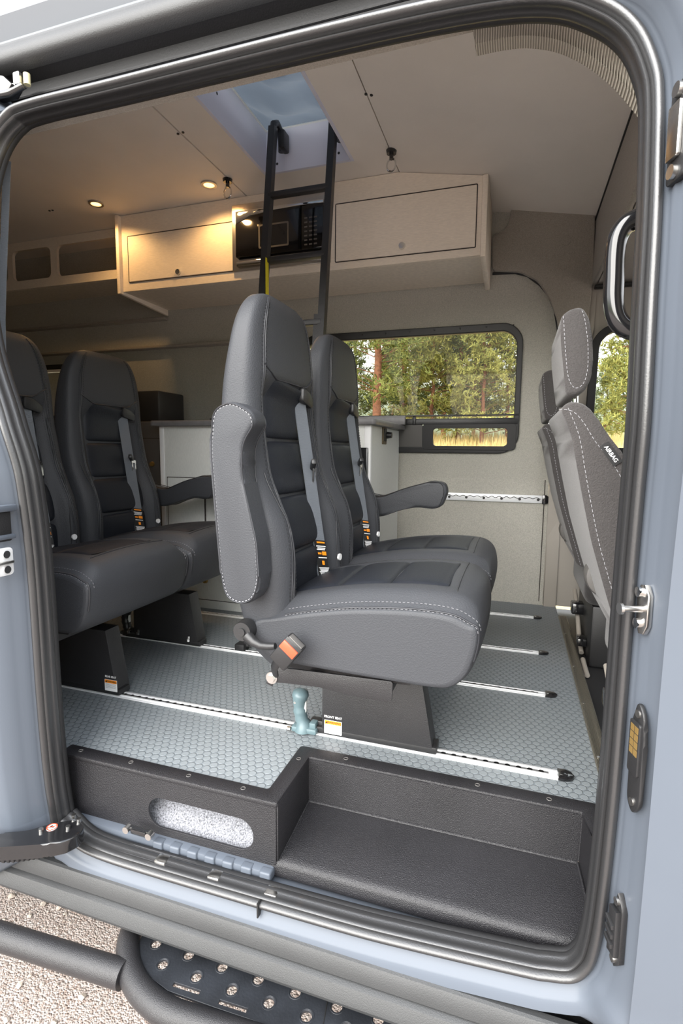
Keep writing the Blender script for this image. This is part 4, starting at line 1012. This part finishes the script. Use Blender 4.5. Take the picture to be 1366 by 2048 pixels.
build('right_cheek', MB().prism([(.958,-.128),(1.127,-.107),(1.127,.003),(1.03,.003),(.968,-.06)], (lambda u,v,w:(.163+w+(1.127-u)*.10,u,v)), 0, .004), 'stepblack', st, smooth=0)
tr = MB(); pf = [(1.128,-.107),(1.05,-.115),(.965,-.1245),(.955,-.127),(.948,-.131),(.945,-.139),(.945,-.160)]
tr.grid([[(x if i else x, y, z) for y, z in pf] for i, x in enumerate((-.462,-.3,-.1,.1,.182))]); tr.grid([[(x, y+.003, z-.004) for y, z in pf] for x in (-.462,.182)])
build('tread', tr, 'stepblack', st, smooth=50)
wl = MB(); wl.tube([(-.446,1.124,-.106),(.158,1.124,-.106)], .0035, 8); wl.tube([(-.4465,1.124,-.106),(-.4465,.955,-.127)], .003, 8); wl.tube([(.160,1.124,-.106),(.176,.96,-.127)], .0035, 8); wl.tube([(.162,1.124,-.10),(.164,1.124,-.002)], .003, 8)
build('weld_bead', wl, 'stepblack', st)
a_, c_ = at(975,1690,Z=-.1135), at(1066,1708,Z=-.1135); build('scratch_line', MB().tube([(a_.x,a_.y,a_.z+.001),(c_.x,c_.y,c_.z+.001)], .0011, 6), 'inkg', st)
sc = MB()
for x, y in ((-.99,.966),(-.84,.966),(-.68,.966),(-.54,.966),(-.468,1.11),(-.36,1.148),(-.05,1.148),(.10,1.148)): sc.tube([(x+.005*math.cos(a),y+.005*math.sin(a),.0085) for a in [2*pi*k/12 for k in range(12)]], .0009, 5, closed=True)
build('screw', sc, 'lamg', st)
# scratch : pale scuff line on the tread
tag(build('carpet_liner', MB().prism([(1.06,-.15),(.955,-.15),(.955,-.146),(1.05,-.02),(1.06,-.02)], (lambda u,v,w:(w,u,v)), -.83, -.47), 'carpet', smooth=0), 'speckled grey carpet seen through the oval slot of the step box', 'carpet')
# painted inner rail with pressed bumps
rl = MB(); rl.box((-1.01,.925,-.165),(-.455,.962,-.140),.006)
struct('trim_15', rl, 'paint')
bu = MB()
for k in range(7): bu.box((-.75+k*.045,.920,-.160),(-.724+k*.045,.94,-.1385),.004,3)
struct('trim_16', bu, 'paint')
# plastic sill cover with clips
sv = thing('sill_cover', (-.67,.90,-.17), 'long black plastic sill cover with metal clips, in front of the step box', 'sill cover')
b = MB(); b.prism(round_poly([(-.99,.880),(-.415,.880),(-.398,.888),(-.398,.912),(-.41,.918),(-.99,.918)], .006), XY(0), -.172, -.155, bev=.003)
b.tube([(-.98,.900,-.154),(-.42,.900,-.154)], .003, 8); b.tube([(-.98,.912,-.154),(-.42,.912,-.153)], .0025, 8); b.tube([(-.98,.887,-.155),(-.42,.887,-.155)], .0022, 8)
build('cover', b, 'silldark', sv)
for px, py in ((336,1706),(441,1736),(553,1768)):
    p = at(px, py, Z=-.152); c_ = MB(); c_.box((p.x-.014,.884,-.156),(p.x+.014,.908,-.148),.003); build('clip', c_, 'brush', sv)
br = thing('rail_bracket', (-.80,.915,-.15), 'small black two-bolt bracket on the painted sill rail', 'bracket')
a, b_ = at(258,1654,Y=.915), at(303,1667,Y=.915)
m_ = MB(); m_.tube([(a.x,.915,a.z),(b_.x,.915,b_.z)], .006, 8); m_.box((a.x+.01,.906,a.z-.008),(b_.x-.01,.914,a.z+.004),.003); build('bar', m_, 'gloss', br)
m_ = MB()
for p in (a, b_): m_.cyl((p.x,.916,p.z),(p.x,.902,p.z),.008,12)
build('bolt', m_, 'steel', br)
# seal end joint on the sill (second rubber length)
struct('trim_17', MB().box((-.455,.862,-.186),(-.452,.886,-.155)), 'ink', smooth=0)
# roller arm at lower left with no-step sticker, and cable chain
ra = thing('roller_arm', (-.98,.85,-.13), 'black lower sliding-door arm with red no-step sticker, at the foot of the left pillar', 'door arm')
pts = [at(x, y, Z=-.10) for x, y in ((-60,1672),(0,1668),(60,1660),(110,1645),(150,1640),(170,1652),(160,1668),(130,1684),(90,1690),(0,1696),(-60,1700))]
b = MB().prism(round_poly([(p.x,p.y) for p in pts], .01, 3), XY(0), -.130, -.098, bev=.006, seg=3); build('arm', b, 'gloss', ra)
b = MB()
for px, py in ((82,1660),(136,1655),(158,1640),(148,1632)):
    p = at(px, py, Z=-.096); b.cyl((p.x,p.y,-.10),(p.x,p.y,-.092),.005,10)
build('bolt', b, 'steel', ra)
p = at(104,1654,Z=-.097)
s_ = build('sticker', MB().cyl((p.x,p.y,-.0985),(p.x,p.y,-.0970),.0115,24), 'white', ra, label='round white sticker with red border')
b = MB(); b.plate(circ(p.x,p.y,.0115,24), [circ(p.x,p.y,.0092,24)[::-1]], XY(-.0968), .0006); b.box((p.x-.009,p.y-.001,-.0970),(p.x+.009,p.y+.001,-.0962), rot=Matrix.Rotation(.8,3,'Z')); build('no_step_sign', b, 'red', s_, smooth=0)
b = MB(); b.box((p.x-.0055,p.y-.0015,-.0969),(p.x+.0045,p.y+.0020,-.0966)); b.box((p.x-.004,p.y-.001,-.0969),(p.x-.001,p.y+.005,-.0966)); build('shoe_mark', b, 'ink', s_, smooth=0)
ch = thing('cable_chain', (-1.0,.86,-.16), 'black corrugated cable chain under the lower door arm', 'cable chain')
path = [at(x, y, Z=-.145) for x, y in ((-60,1712),(0,1710),(40,1708),(80,1702),(115,1694),(142,1680),(155,1664))]
path = catmull([tuple(p) for p in path], 8, False); b = MB()
for i in range(0, len(path)-1, 2):
    p, q = Vector(path[i]), Vector(path[i+1]); b.box((p.x-.006,p.y-.010,-.158),(p.x+.006,p.y+.010,-.134),.003)
b.tube(path, .008, 8); build('links', b, 'rubber2', ch)
# striker, contact plate and bracket on the right jamb
JX = lambda z: .183
def jamb_pt(px, py, off=0):
    # plane of the jamb face : between (.183,.862) and (.196,.815), slanting
    d = at(px, py, Y=.85)-CAM; n = Vector((-1, -.30, 0)).normalized(); p0 = Vector((.184,.842,.4)); t_ = (p0-CAM).dot(n)/d.dot(n); return CAM+d*t_
JN = Vector((-1,-.30,0)).normalized(); JT = Vector((-.30,1,0)).normalized()
def jf(px, py, off=0.0):
    c_ = jamb_pt(px, py); return lambda u,v,w: tuple(c_+JT*u+Vector((0,0,v))+JN*(w+off))
sk = thing('door_striker', tuple(jamb_pt(1290,1218)), 'steel door striker pin on two-bolt plate, on the right jamb', 'striker')
f_ = jf(1292,1218)
b = MB().prism([(-.014,-.022),(-.006,-.036),(.006,-.038),(.014,-.022),(.016,.018),(.008,.034),(-.004,.036),(-.014,.022)], f_, -.002, .006, bev=.0015); build('plate', b, 'brush', sk)
b = MB(); b.cyl(f_(0,0,.004), f_(0,0,.034), .0048, 14); b.cyl(f_(0,0,.034), f_(0,0,.038), .0085, 18); build('pin', b, 'steel', sk)
for v in (-.022,.024): build('bolt', MB().cyl(f_(.004,v,.004), f_(.004,v,.012), .0075, 14), 'chrome', sk)
ct = thing('contact_plate', tuple(jamb_pt(1275,1520)), 'black oval contact plate with two rows of brass pads, on the right jamb', 'contact plate')
f_ = jf(1277,1519)
b = MB().prism(round_poly([(-.018,-.065),(.0,-.086),(.016,-.07),(.018,.05),(.004,.088),(-.012,.074),(-.018,.04)], .014, 5), f_, -.002, .005, bev=.002); b.prism(rrect(-.013,-.022,.014,.058,.004), f_, .004, .009, bev=.001); build('plate', b, 'blackplastic', ct)
b = MB()
for r_ in range(4):
    for c_ in range(2): b.prism([(-.010+.011*c_,.008+.0115*r_),(-.001+.011*c_,.008+.0115*r_),(-.001+.011*c_,.018+.0115*r_),(-.010+.011*c_,.018+.0115*r_)], f_, .008, .0095)
build('brass_pads', b, 'brass', ct, smooth=0)
for v in (-.066,.070): build('screw', MB().cyl(f_(0,v,.004), f_(0,v,.007), .006, 14), 'steel', ct)
lc = thing('jamb_bracket', tuple(jamb_pt(1240,1860)), 'black ridged guide bracket low on the right jamb', 'bracket')
f_ = jf(1238,1861)
b = MB().prism([(-.014,-.045),(.0,-.062),(.012,-.05),(.013,.035),(.002,.062),(-.010,.05),(-.014,.04)], f_, -.004, .005, bev=.001); b.prism([(-.012,-.036),(.010,-.04),(.011,.036),(-.011,.04)], f_, .004, .013, bev=.002)
for v in (-.016,0,.016): b.prism([(-.010,v-.006),(.010,v-.002),(.010,v+.005),(-.010,v+.001)], f_, .012, .018, bev=.001)
build('plate', b, 'blackplastic', lc)
for v in (-.048,.050): build('bolt', MB().cyl(f_(0,v,.004), f_(0,v,.009), .006, 14), 'steel', lc)
uc_ = thing('latch_plate', tuple(jamb_pt(1352,265)), 'black and steel latch plate at the top right edge of the doorway', 'latch plate')
f_ = jf(1364,262)
b = MB().prism(round_poly([(-.020,-.062),(.02,-.062),(.02,.062),(-.014,.062)], .008), f_, -.004, .006, bev=.002); build('plate', b, 'blackplastic', uc_)
b = MB().prism(rrect(-.012,-.034,.014,.034,.003), f_, .006, .012, bev=.001); build('catch', b, 'brush', uc_)
for v in (-.050,.050): build('bolt', MB().cyl(f_(0,v,.004), f_(0,v,.012), .009, 14), 'steel', uc_)
# left jamb striker in its recess
LJX = -1.003
lp = lambda px, py: at(px, py, X=LJX)
ls = thing('jamb_striker', tuple(lp(12,1125)), 'cream metal two-bolt striker plate on the left pillar', 'striker')
c_ = lp(8,1124); f_ = lambda u,v,w: (LJX+.004+w, c_.y+u, c_.z+v)
b = MB().prism(rrect(-.03,-.028,.016,.030,.008), f_, -.004, .004, bev=.002); build('plate', b, 'alu', ls)
for v in (-.015,.017): build('bolt', MB().cyl(f_(-.002,v,.003), f_(-.002,v,.008), .008, 16), 'chrome', ls)
build('tongue', MB().box(f_(-.03,-.003,.003), f_(.012,.003,.012), .002), 'steel', ls)
# recess above it
a = lp(10,1040); b = MB(); b.box((LJX-.01,a.y-.05,a.z-.045),(LJX+.004,a.y+.012,a.z+.02),.004); lk = struct('trim_18', b, 'rubber2')
a = lp(14,1015); b = MB(); b.box((LJX-.006,a.y-.06,a.z-.008),(LJX+.012,a.y+.016,a.z+.006),.004); a = lp(14,1072); b.box((LJX-.006,a.y-.06,a.z-.006),(LJX+.010,a.y+.014,a.z+.004),.003)
struct('trim_19', b, 'paint')
# swage lines on the left jamb
b = MB()
P_ = [lp(x,y) for x,y in ((28,1250),(40,1350),(52,1420),(60,1500),(70,1600))]
b.tube([(LJX+.0,p.y,p.z) for p in P_], .005, 8); P_ = [lp(x,y) for x,y in ((45,1180),(52,1260),(62,1380),(78,1560),(84,1600))]; b.tube([(LJX+.0,p.y,p.z) for p in P_], .003, 8)
pass
# black hinge arm at top left
tl = thing('upper_roller_arm', (-1.1,.97,1.51), 'black upper door roller arm with cream roller at the top left corner', 'door arm')
P_ = [at(x, y, Y=.955) for x, y in ((-30,160),(0,158),(22,162),(40,178),(30,196),(0,204),(-30,208))]
b = MB().prism([(p.x,p.z) for p in P_], XZ(0), .935, .965, bev=.005); b.tube([at(-20,195,Y=.94), at(20,186,Y=.94), at(46,172,Y=.95)], .007, 10); build('arm', b, 'gloss', tl)
p = at(54,158,Y=.965); build('roller', MB().cyl((p.x,p.y,p.z-.012),(p.x,p.y,p.z+.010),.007,18), 'cream', tl); build('bracket', MB().box((p.x-.03,p.y-.01,p.z-.012),(p.x-.012,p.y+.012,p.z+.014),.003), 'steel', tl)
# grab handle
gh = thing('grab_handle', (.17,1.05,1.0), 'glossy black looped grab handle inside the right door pillar', 'grab handle')
P_ = [at(x, y, Y=1.04) for x, y in ((1300,428),(1278,436),(1252,450),(1236,475),(1230,510),(1228,560),(1227,600),(1232,632),(1246,652),(1270,662),(1300,665))]
b = MB().tube(catmull([tuple(p) for p in P_], 6, False), .0165, 18); build('bar', b, 'gloss', gh, smooth=80)
# curtain / ribbed cloth at the top right
topc_ = [(940,48),(1000,38),(1060,34),(1120,40),(1180,70),(1240,125),(1285,200)]
botc_ = [(952,96),(1010,84),(1060,80),(1120,90),(1180,120),(1235,165),(1283,222)]
rows = []
TC = catmull([(float(a),float(b_)) for a,b_ in topc_], 6, False); BC = catmull([(float(a),float(b_)) for a,b_ in botc_], 6, False)
mb = MB()
for (a, b1), (c_, d_) in zip(TC, BC):
    row = []
    for k in range(9):
        v = k/8; p = at(a+(c_-a)*v, b1-30*(1-v)+(d_-b1)*v, Y=1.00+.03*v); row.append((p.x, p.y+.012*math.sin(v*pi)-.01, p.z))
    for k in range(8, -1, -1):
        v = k/8; p = at(a+(c_-a)*v, b1-30*(1-v)+(d_-b1)*v, Y=1.00+.03*v); row.append((p.x, p.y+.02, p.z))
    rows.append(row)
mb.grid(rows, closed=True)
tag(build('rolled_curtain', mb, 'cloth', smooth=60), 'ribbed taupe fabric roll hanging along the top right corner of the doorway', 'curtain')
# webbing by the left pillar
b = MB(); path = [at(x, y, Y=1.0) for x, y in ((14,322),(11,400),(8,480),(5,560),(3,640),(6,760),(10,830))]
b.grid([[(p.x-.007,p.y-.004,p.z),(p.x+.007,p.y+.004,p.z),(p.x+.006,p.y+.006,p.z),(p.x-.008,p.y-.002,p.z)] for p in path], closed=True)
path = [at(x, y, Y=1.0) for x, y in ((104,1290),(110,1360),(116,1420),(121,1470),(126,1496))]
tag(build('pillar_strap', b, 'web'), 'pale grey woven strap edge at the upper left of the doorway', 'strap')
b = MB(); b.grid([[(p.x-.012,p.y-.006,p.z),(p.x+.006,p.y+.004,p.z),(p.x+.005,p.y+.006,p.z),(p.x-.013,p.y-.004,p.z)] for p in path], closed=True)
lw = build('floor_strap', b, 'web'); tag(lw, 'pale grey woven strap beside the left pillar just above the floor', 'strap')
p = at(133,1489,Y=1.01); build('clip', MB().box((p.x-.012,p.y-.006,p.z-.006),(p.x+.012,p.y+.012,p.z+.006),.003), 'blackplastic', lw)

# ================================================================== RUNNING BOARD
rb_ = thing('running_board', (-.4,.8,-.34), 'black tubular side step with drilled tread plate below the doorway', 'side step')
ZR = -.33
j = at(248,1950,Z=ZR); e0 = at(0,1872,Z=ZR); dirx = (j-e0).normalized()
b = MB().tube([tuple(e0-dirx*1.6), tuple(j)], .0265, 24); build('front_tube', b, 'satinblack', rb_, smooth=60)
tp_ = [at(x, y, Z=ZR) for x, y in ((282,1840),(262,1868),(256,1905),(262,1945),(285,1985),(330,2022),(400,2048),(520,2085),(760,2165),(1100,2275))]
tp_ = [(tp_[0].x+.01,tp_[0].y+.12,ZR)]+[(p.x,p.y,ZR) for p in tp_]
tp_[-3:] = [(x, .775, ZR) for x in ()] or tp_[-3:]
b = MB().tube(catmull(tp_, 7, False), .0255, 20); build('loop_tube', b, 'satinblack', rb_, smooth=60)
holesA = [(313,1894),(378,1917),(445,1941),(517,1966),(591,1992),(674,2021),(757,2046),(840,2073),(925,2100)]
holesB = [(326,1936),(393,1961),(464,1987),(538,2013),(613,2040),(692,2066),(775,2093)]
hs = []
for x, y in holesA+holesB: p = at(x, y, Z=ZR); hs.append(circ(p.x, p.y, .0115, 18)[::-1])
ed = [at(x, y, Z=ZR) for x, y in ((292,1862),(276,1900),(282,1935),(302,1962),(336,1988),(430,2022),(560,2066),(1000,2210))]
ex = [(p.x,p.y) for p in ed]
outer = ex + [(.60, ex[-1][1]+.0),(.60,1.0),(ex[0][0]+.015,1.0)]
for (x0,y0),(x1,y1) in (((340,1985),(395,2003)),((432,2021),(490,2040))):
    p, q = at(x0,y0,Z=ZR), at(x1,y1,Z=ZR); d = (q-p); n_ = Vector((-d.y,d.x,0)).normalized()*.010
    if n_.y < 0: n_ = -n_
    p = p+n_*.5; q = q+n_*.5; hs.append([(p.x,p.y),(p.x+n_.x,p.y+n_.y),(q.x+n_.x,q.y+n_.y),(q.x,q.y)])
pl = build('tread_plate', MB().plate(outer, hs, XY(ZR+.006), .004, .001), 'tray', rb_)
c_ = MB()
for x, y in holesA+holesB: p = at(x, y, Z=ZR); c_.tube([(p.x+.0135*math.cos(a),p.y+.0135*math.sin(a),ZR+.0078) for a in [2*pi*k/18 for k in range(18)]], .0022, 6, closed=True)
build('hole_dimples', c_, 'tray', pl)
a, b_ = at(660,1981,Z=ZR), at(646,2060,Z=ZR); build('plate_seam', MB().tube([(a.x,a.y,ZR+.0085),(b_.x,b_.y,ZR+.0085)], .0014, 6), 'ink', pl)
b = MB(); b.tube([(-.75,1.0,ZR),(.60,1.0,ZR)], .02, 12); build('inner_tube', b, 'satinblack', rb_)

# ================================================================== GROUND STONES (uncountable)
mb = MB(); rnd = random.Random(5)
for i in range(1100):
    x = rnd.uniform(-2.0,.4); y = rnd.uniform(.55,1.6); s_ = rnd.choice((.003,.004,.005,.007,.011))*rnd.uniform(.7,1.3)
    vs = []
    for d in ((1,0,0),(-1,0,0),(0,1,0),(0,-1,0),(0,0,1),(0,0,-1),(.6,.6,.5),(-.6,.5,.5),(.5,-.7,.4),(-.6,-.6,.4)):
        vs.append(Vector(d).normalized()*s_*rnd.uniform(.75,1.25))
    a = rnd.uniform(0,6.28); R_ = Matrix.Rotation(a,3,'Z')
    bb = bmesh.new(); [bb.verts.new(R_@v) for v in vs]; bmesh.ops.convex_hull(bb, input=bb.verts[:]); bb.verts.ensure_lookup_table()
    for v in bb.verts: v.co = Vector((v.co.x+x, v.co.y+y, v.co.z*.7-.72+s_*.25))
    mb.bm(bb)
build('gravel_stones', mb, 'stone', smooth=0, label='loose small stones scattered on the gravel beside the side step', cat='gravel', kind='stuff')

# ================================================================== OUTDOORS BEYOND THE FAR WINDOWS
def tree_mesh(seed, h, r0, crown0, spread, n, leafs):
    rnd = random.Random(seed); tr_ = MB(); pts = []; rad = []
    for k in range(9): pts.append((rnd.uniform(-.06,.06)*k*.4, rnd.uniform(-.06,.06)*k*.4, h*k/8-.3)); rad.append(r0*(1-k/8*.85))
    tr_.tube(pts, rad, 14)
    lf = MB(); V = []; F = []
    for i in range(n):
        z = crown0+(h*1.03-crown0)*rnd.random()**.85; f = (z-crown0)/(h-crown0); R0 = spread*(1-f*.72)*(.55+.5*rnd.random()); a = rnd.uniform(0,2*pi)
        L = R0; tip = Vector((L*math.cos(a), L*math.sin(a), z+rnd.uniform(-.15,.25)*L))
        base = Vector((0,0,z-.1*L)); tr_.tube([base, (base+tip)/2+Vector((0,0,.06*L)), tip], [.020*(1-f*.5),.011,.004], 4, cap=False)
        for q in range(leafs):
            t_ = 1-abs(rnd.gauss(0,.32)); c_ = base.lerp(tip, max(.25,min(1.05,t_)))+Vector([rnd.gauss(0,.16*spread/2) for _ in range(3)])
            for w_ in range(8):
                d = Vector([rnd.gauss(0,1) for _ in range(3)]); d.z += .5; d.normalize(); s_ = rnd.uniform(.10,.20); n_ = d.orthogonal().normalized()*rnd.uniform(.014,.030)
                o = len(V); V += [c_-n_, c_+n_, c_+d*s_+n_*.6, c_+d*s_-n_*.6]; F.append([o,o+1,o+2,o+3])
    lf.v = [tuple(v) for v in V]; lf.f = F
    return tr_, lf
def mesh_of(mb, m, nm):
    me = bpy.data.meshes.new(nm); me.from_pydata(mb.v, [], mb.f); me.materials.append(M[m]); return me
kinds = []
for seed, h, r0, c0, sp2, n, lf_, mt in ((1,11,.19,2.2,2.5,130,16,'needle'),(2,9.5,.13,1.0,2.1,135,17,'needle2'),(3,7.5,.10,.8,1.9,120,17,'needle3')):
    a, b_ = tree_mesh(seed, h, r0, c0, sp2, n, lf_); kinds.append((mesh_of(a,'bark','trunk'), mesh_of(b_, mt, 'foliage')))
def tree(px, dist, kind, s, lab, rot):
    d = at(px, 900, Y=dist); x, y = d.x, d.y
    t_ = bpy.data.objects.new('pine_tree', None); C.objects.link(t_); t_.location = (x, y, gz(y)); t_.rotation_euler = (0,0,rot); t_.scale = (s,s,s)
    t_['label'] = lab; t_['category'] = 'tree'; t_['group'] = 'pine trees beyond the far windows'
    for nm, me in zip(('trunk','foliage'), kinds[kind]): o = bpy.data.objects.new(nm, me); C.objects.link(o); o.parent = t_
TREES = [(752,20,0,1.0,'pine with thick red brown trunk seen through the middle of the far window'),
 (690,24,1,.9,'pine left of the thick red trunk, just past the second front-row headrest'),
 (805,26,1,1.0,'dark pine right of the thick red trunk in the far window'),
 (862,23,2,1.05,'golden green pine in the centre of the far window'),
 (915,25,1,1.0,'dark pine with its trunk low in the far window, right of centre'),
 (962,22,2,.95,'light green pine towards the right of the far window'),
 (1012,25,1,.75,'smaller pine beside the right edge of the far window'),
 (1060,30,0,.9,'tall pine hidden mostly behind the right edge of the far window'),
 (1206,34,2,.62,'distant shrubby pine at the left side of the cab window'),
 (1262,21,2,.95,'golden pine against the white sky in the cab window'),
 (1300,24,1,1.0,'pine beyond the right side of the cab window'),
 (640,30,0,1.0,'pine behind the second front-row seat headrest'),
 (885,36,0,1.0,'far pine in the woods behind the golden green pine'),
 (945,38,1,1.1,'far dark pine behind the light green pine'),
 (785,37,2,1.2,'far pine between the red trunk and the dark pine'),
 (1150,32,1,.8,'pine between the two far windows'),
 (1370,27,0,.9,'tall pine out of view beyond the right body side'),
 (1440,24,2,1.0,'bushy pine out of view beyond the right body side'),
 (1530,29,1,1.0,'dark pine out of view far to the right'),
 (85,36,1,1.0,'pine seen through the small rear window at the left'),
 (20,32,2,1.0,'pine at the left part of the small rear window')]
for i, (px, dist, k, s_, lab) in enumerate(TREES): tree(px, dist, k, s_, lab, i*1.7)
mb = MB(); rnd = random.Random(11); V = []; F = []
for i in range(16000):
    y = 10+18*rnd.random()**.7; x = y*rnd.uniform(-.40,.55); h = rnd.uniform(.3,.75); z = gz(y); w_ = .006+.0006*y; dx_ = rnd.uniform(-.12,.12)
    o = len(V); V += [(x-w_,y,z),(x+w_,y,z),(x+dx_,y+rnd.uniform(-.1,.1),z+h)]; F.append([o,o+1,o+2])
mb.v = V; mb.f = F
build('tall_grass', mb, 'grass', smooth=0, label='tall straw-coloured dry grass beyond the far window', cat='grass', kind='stuff')
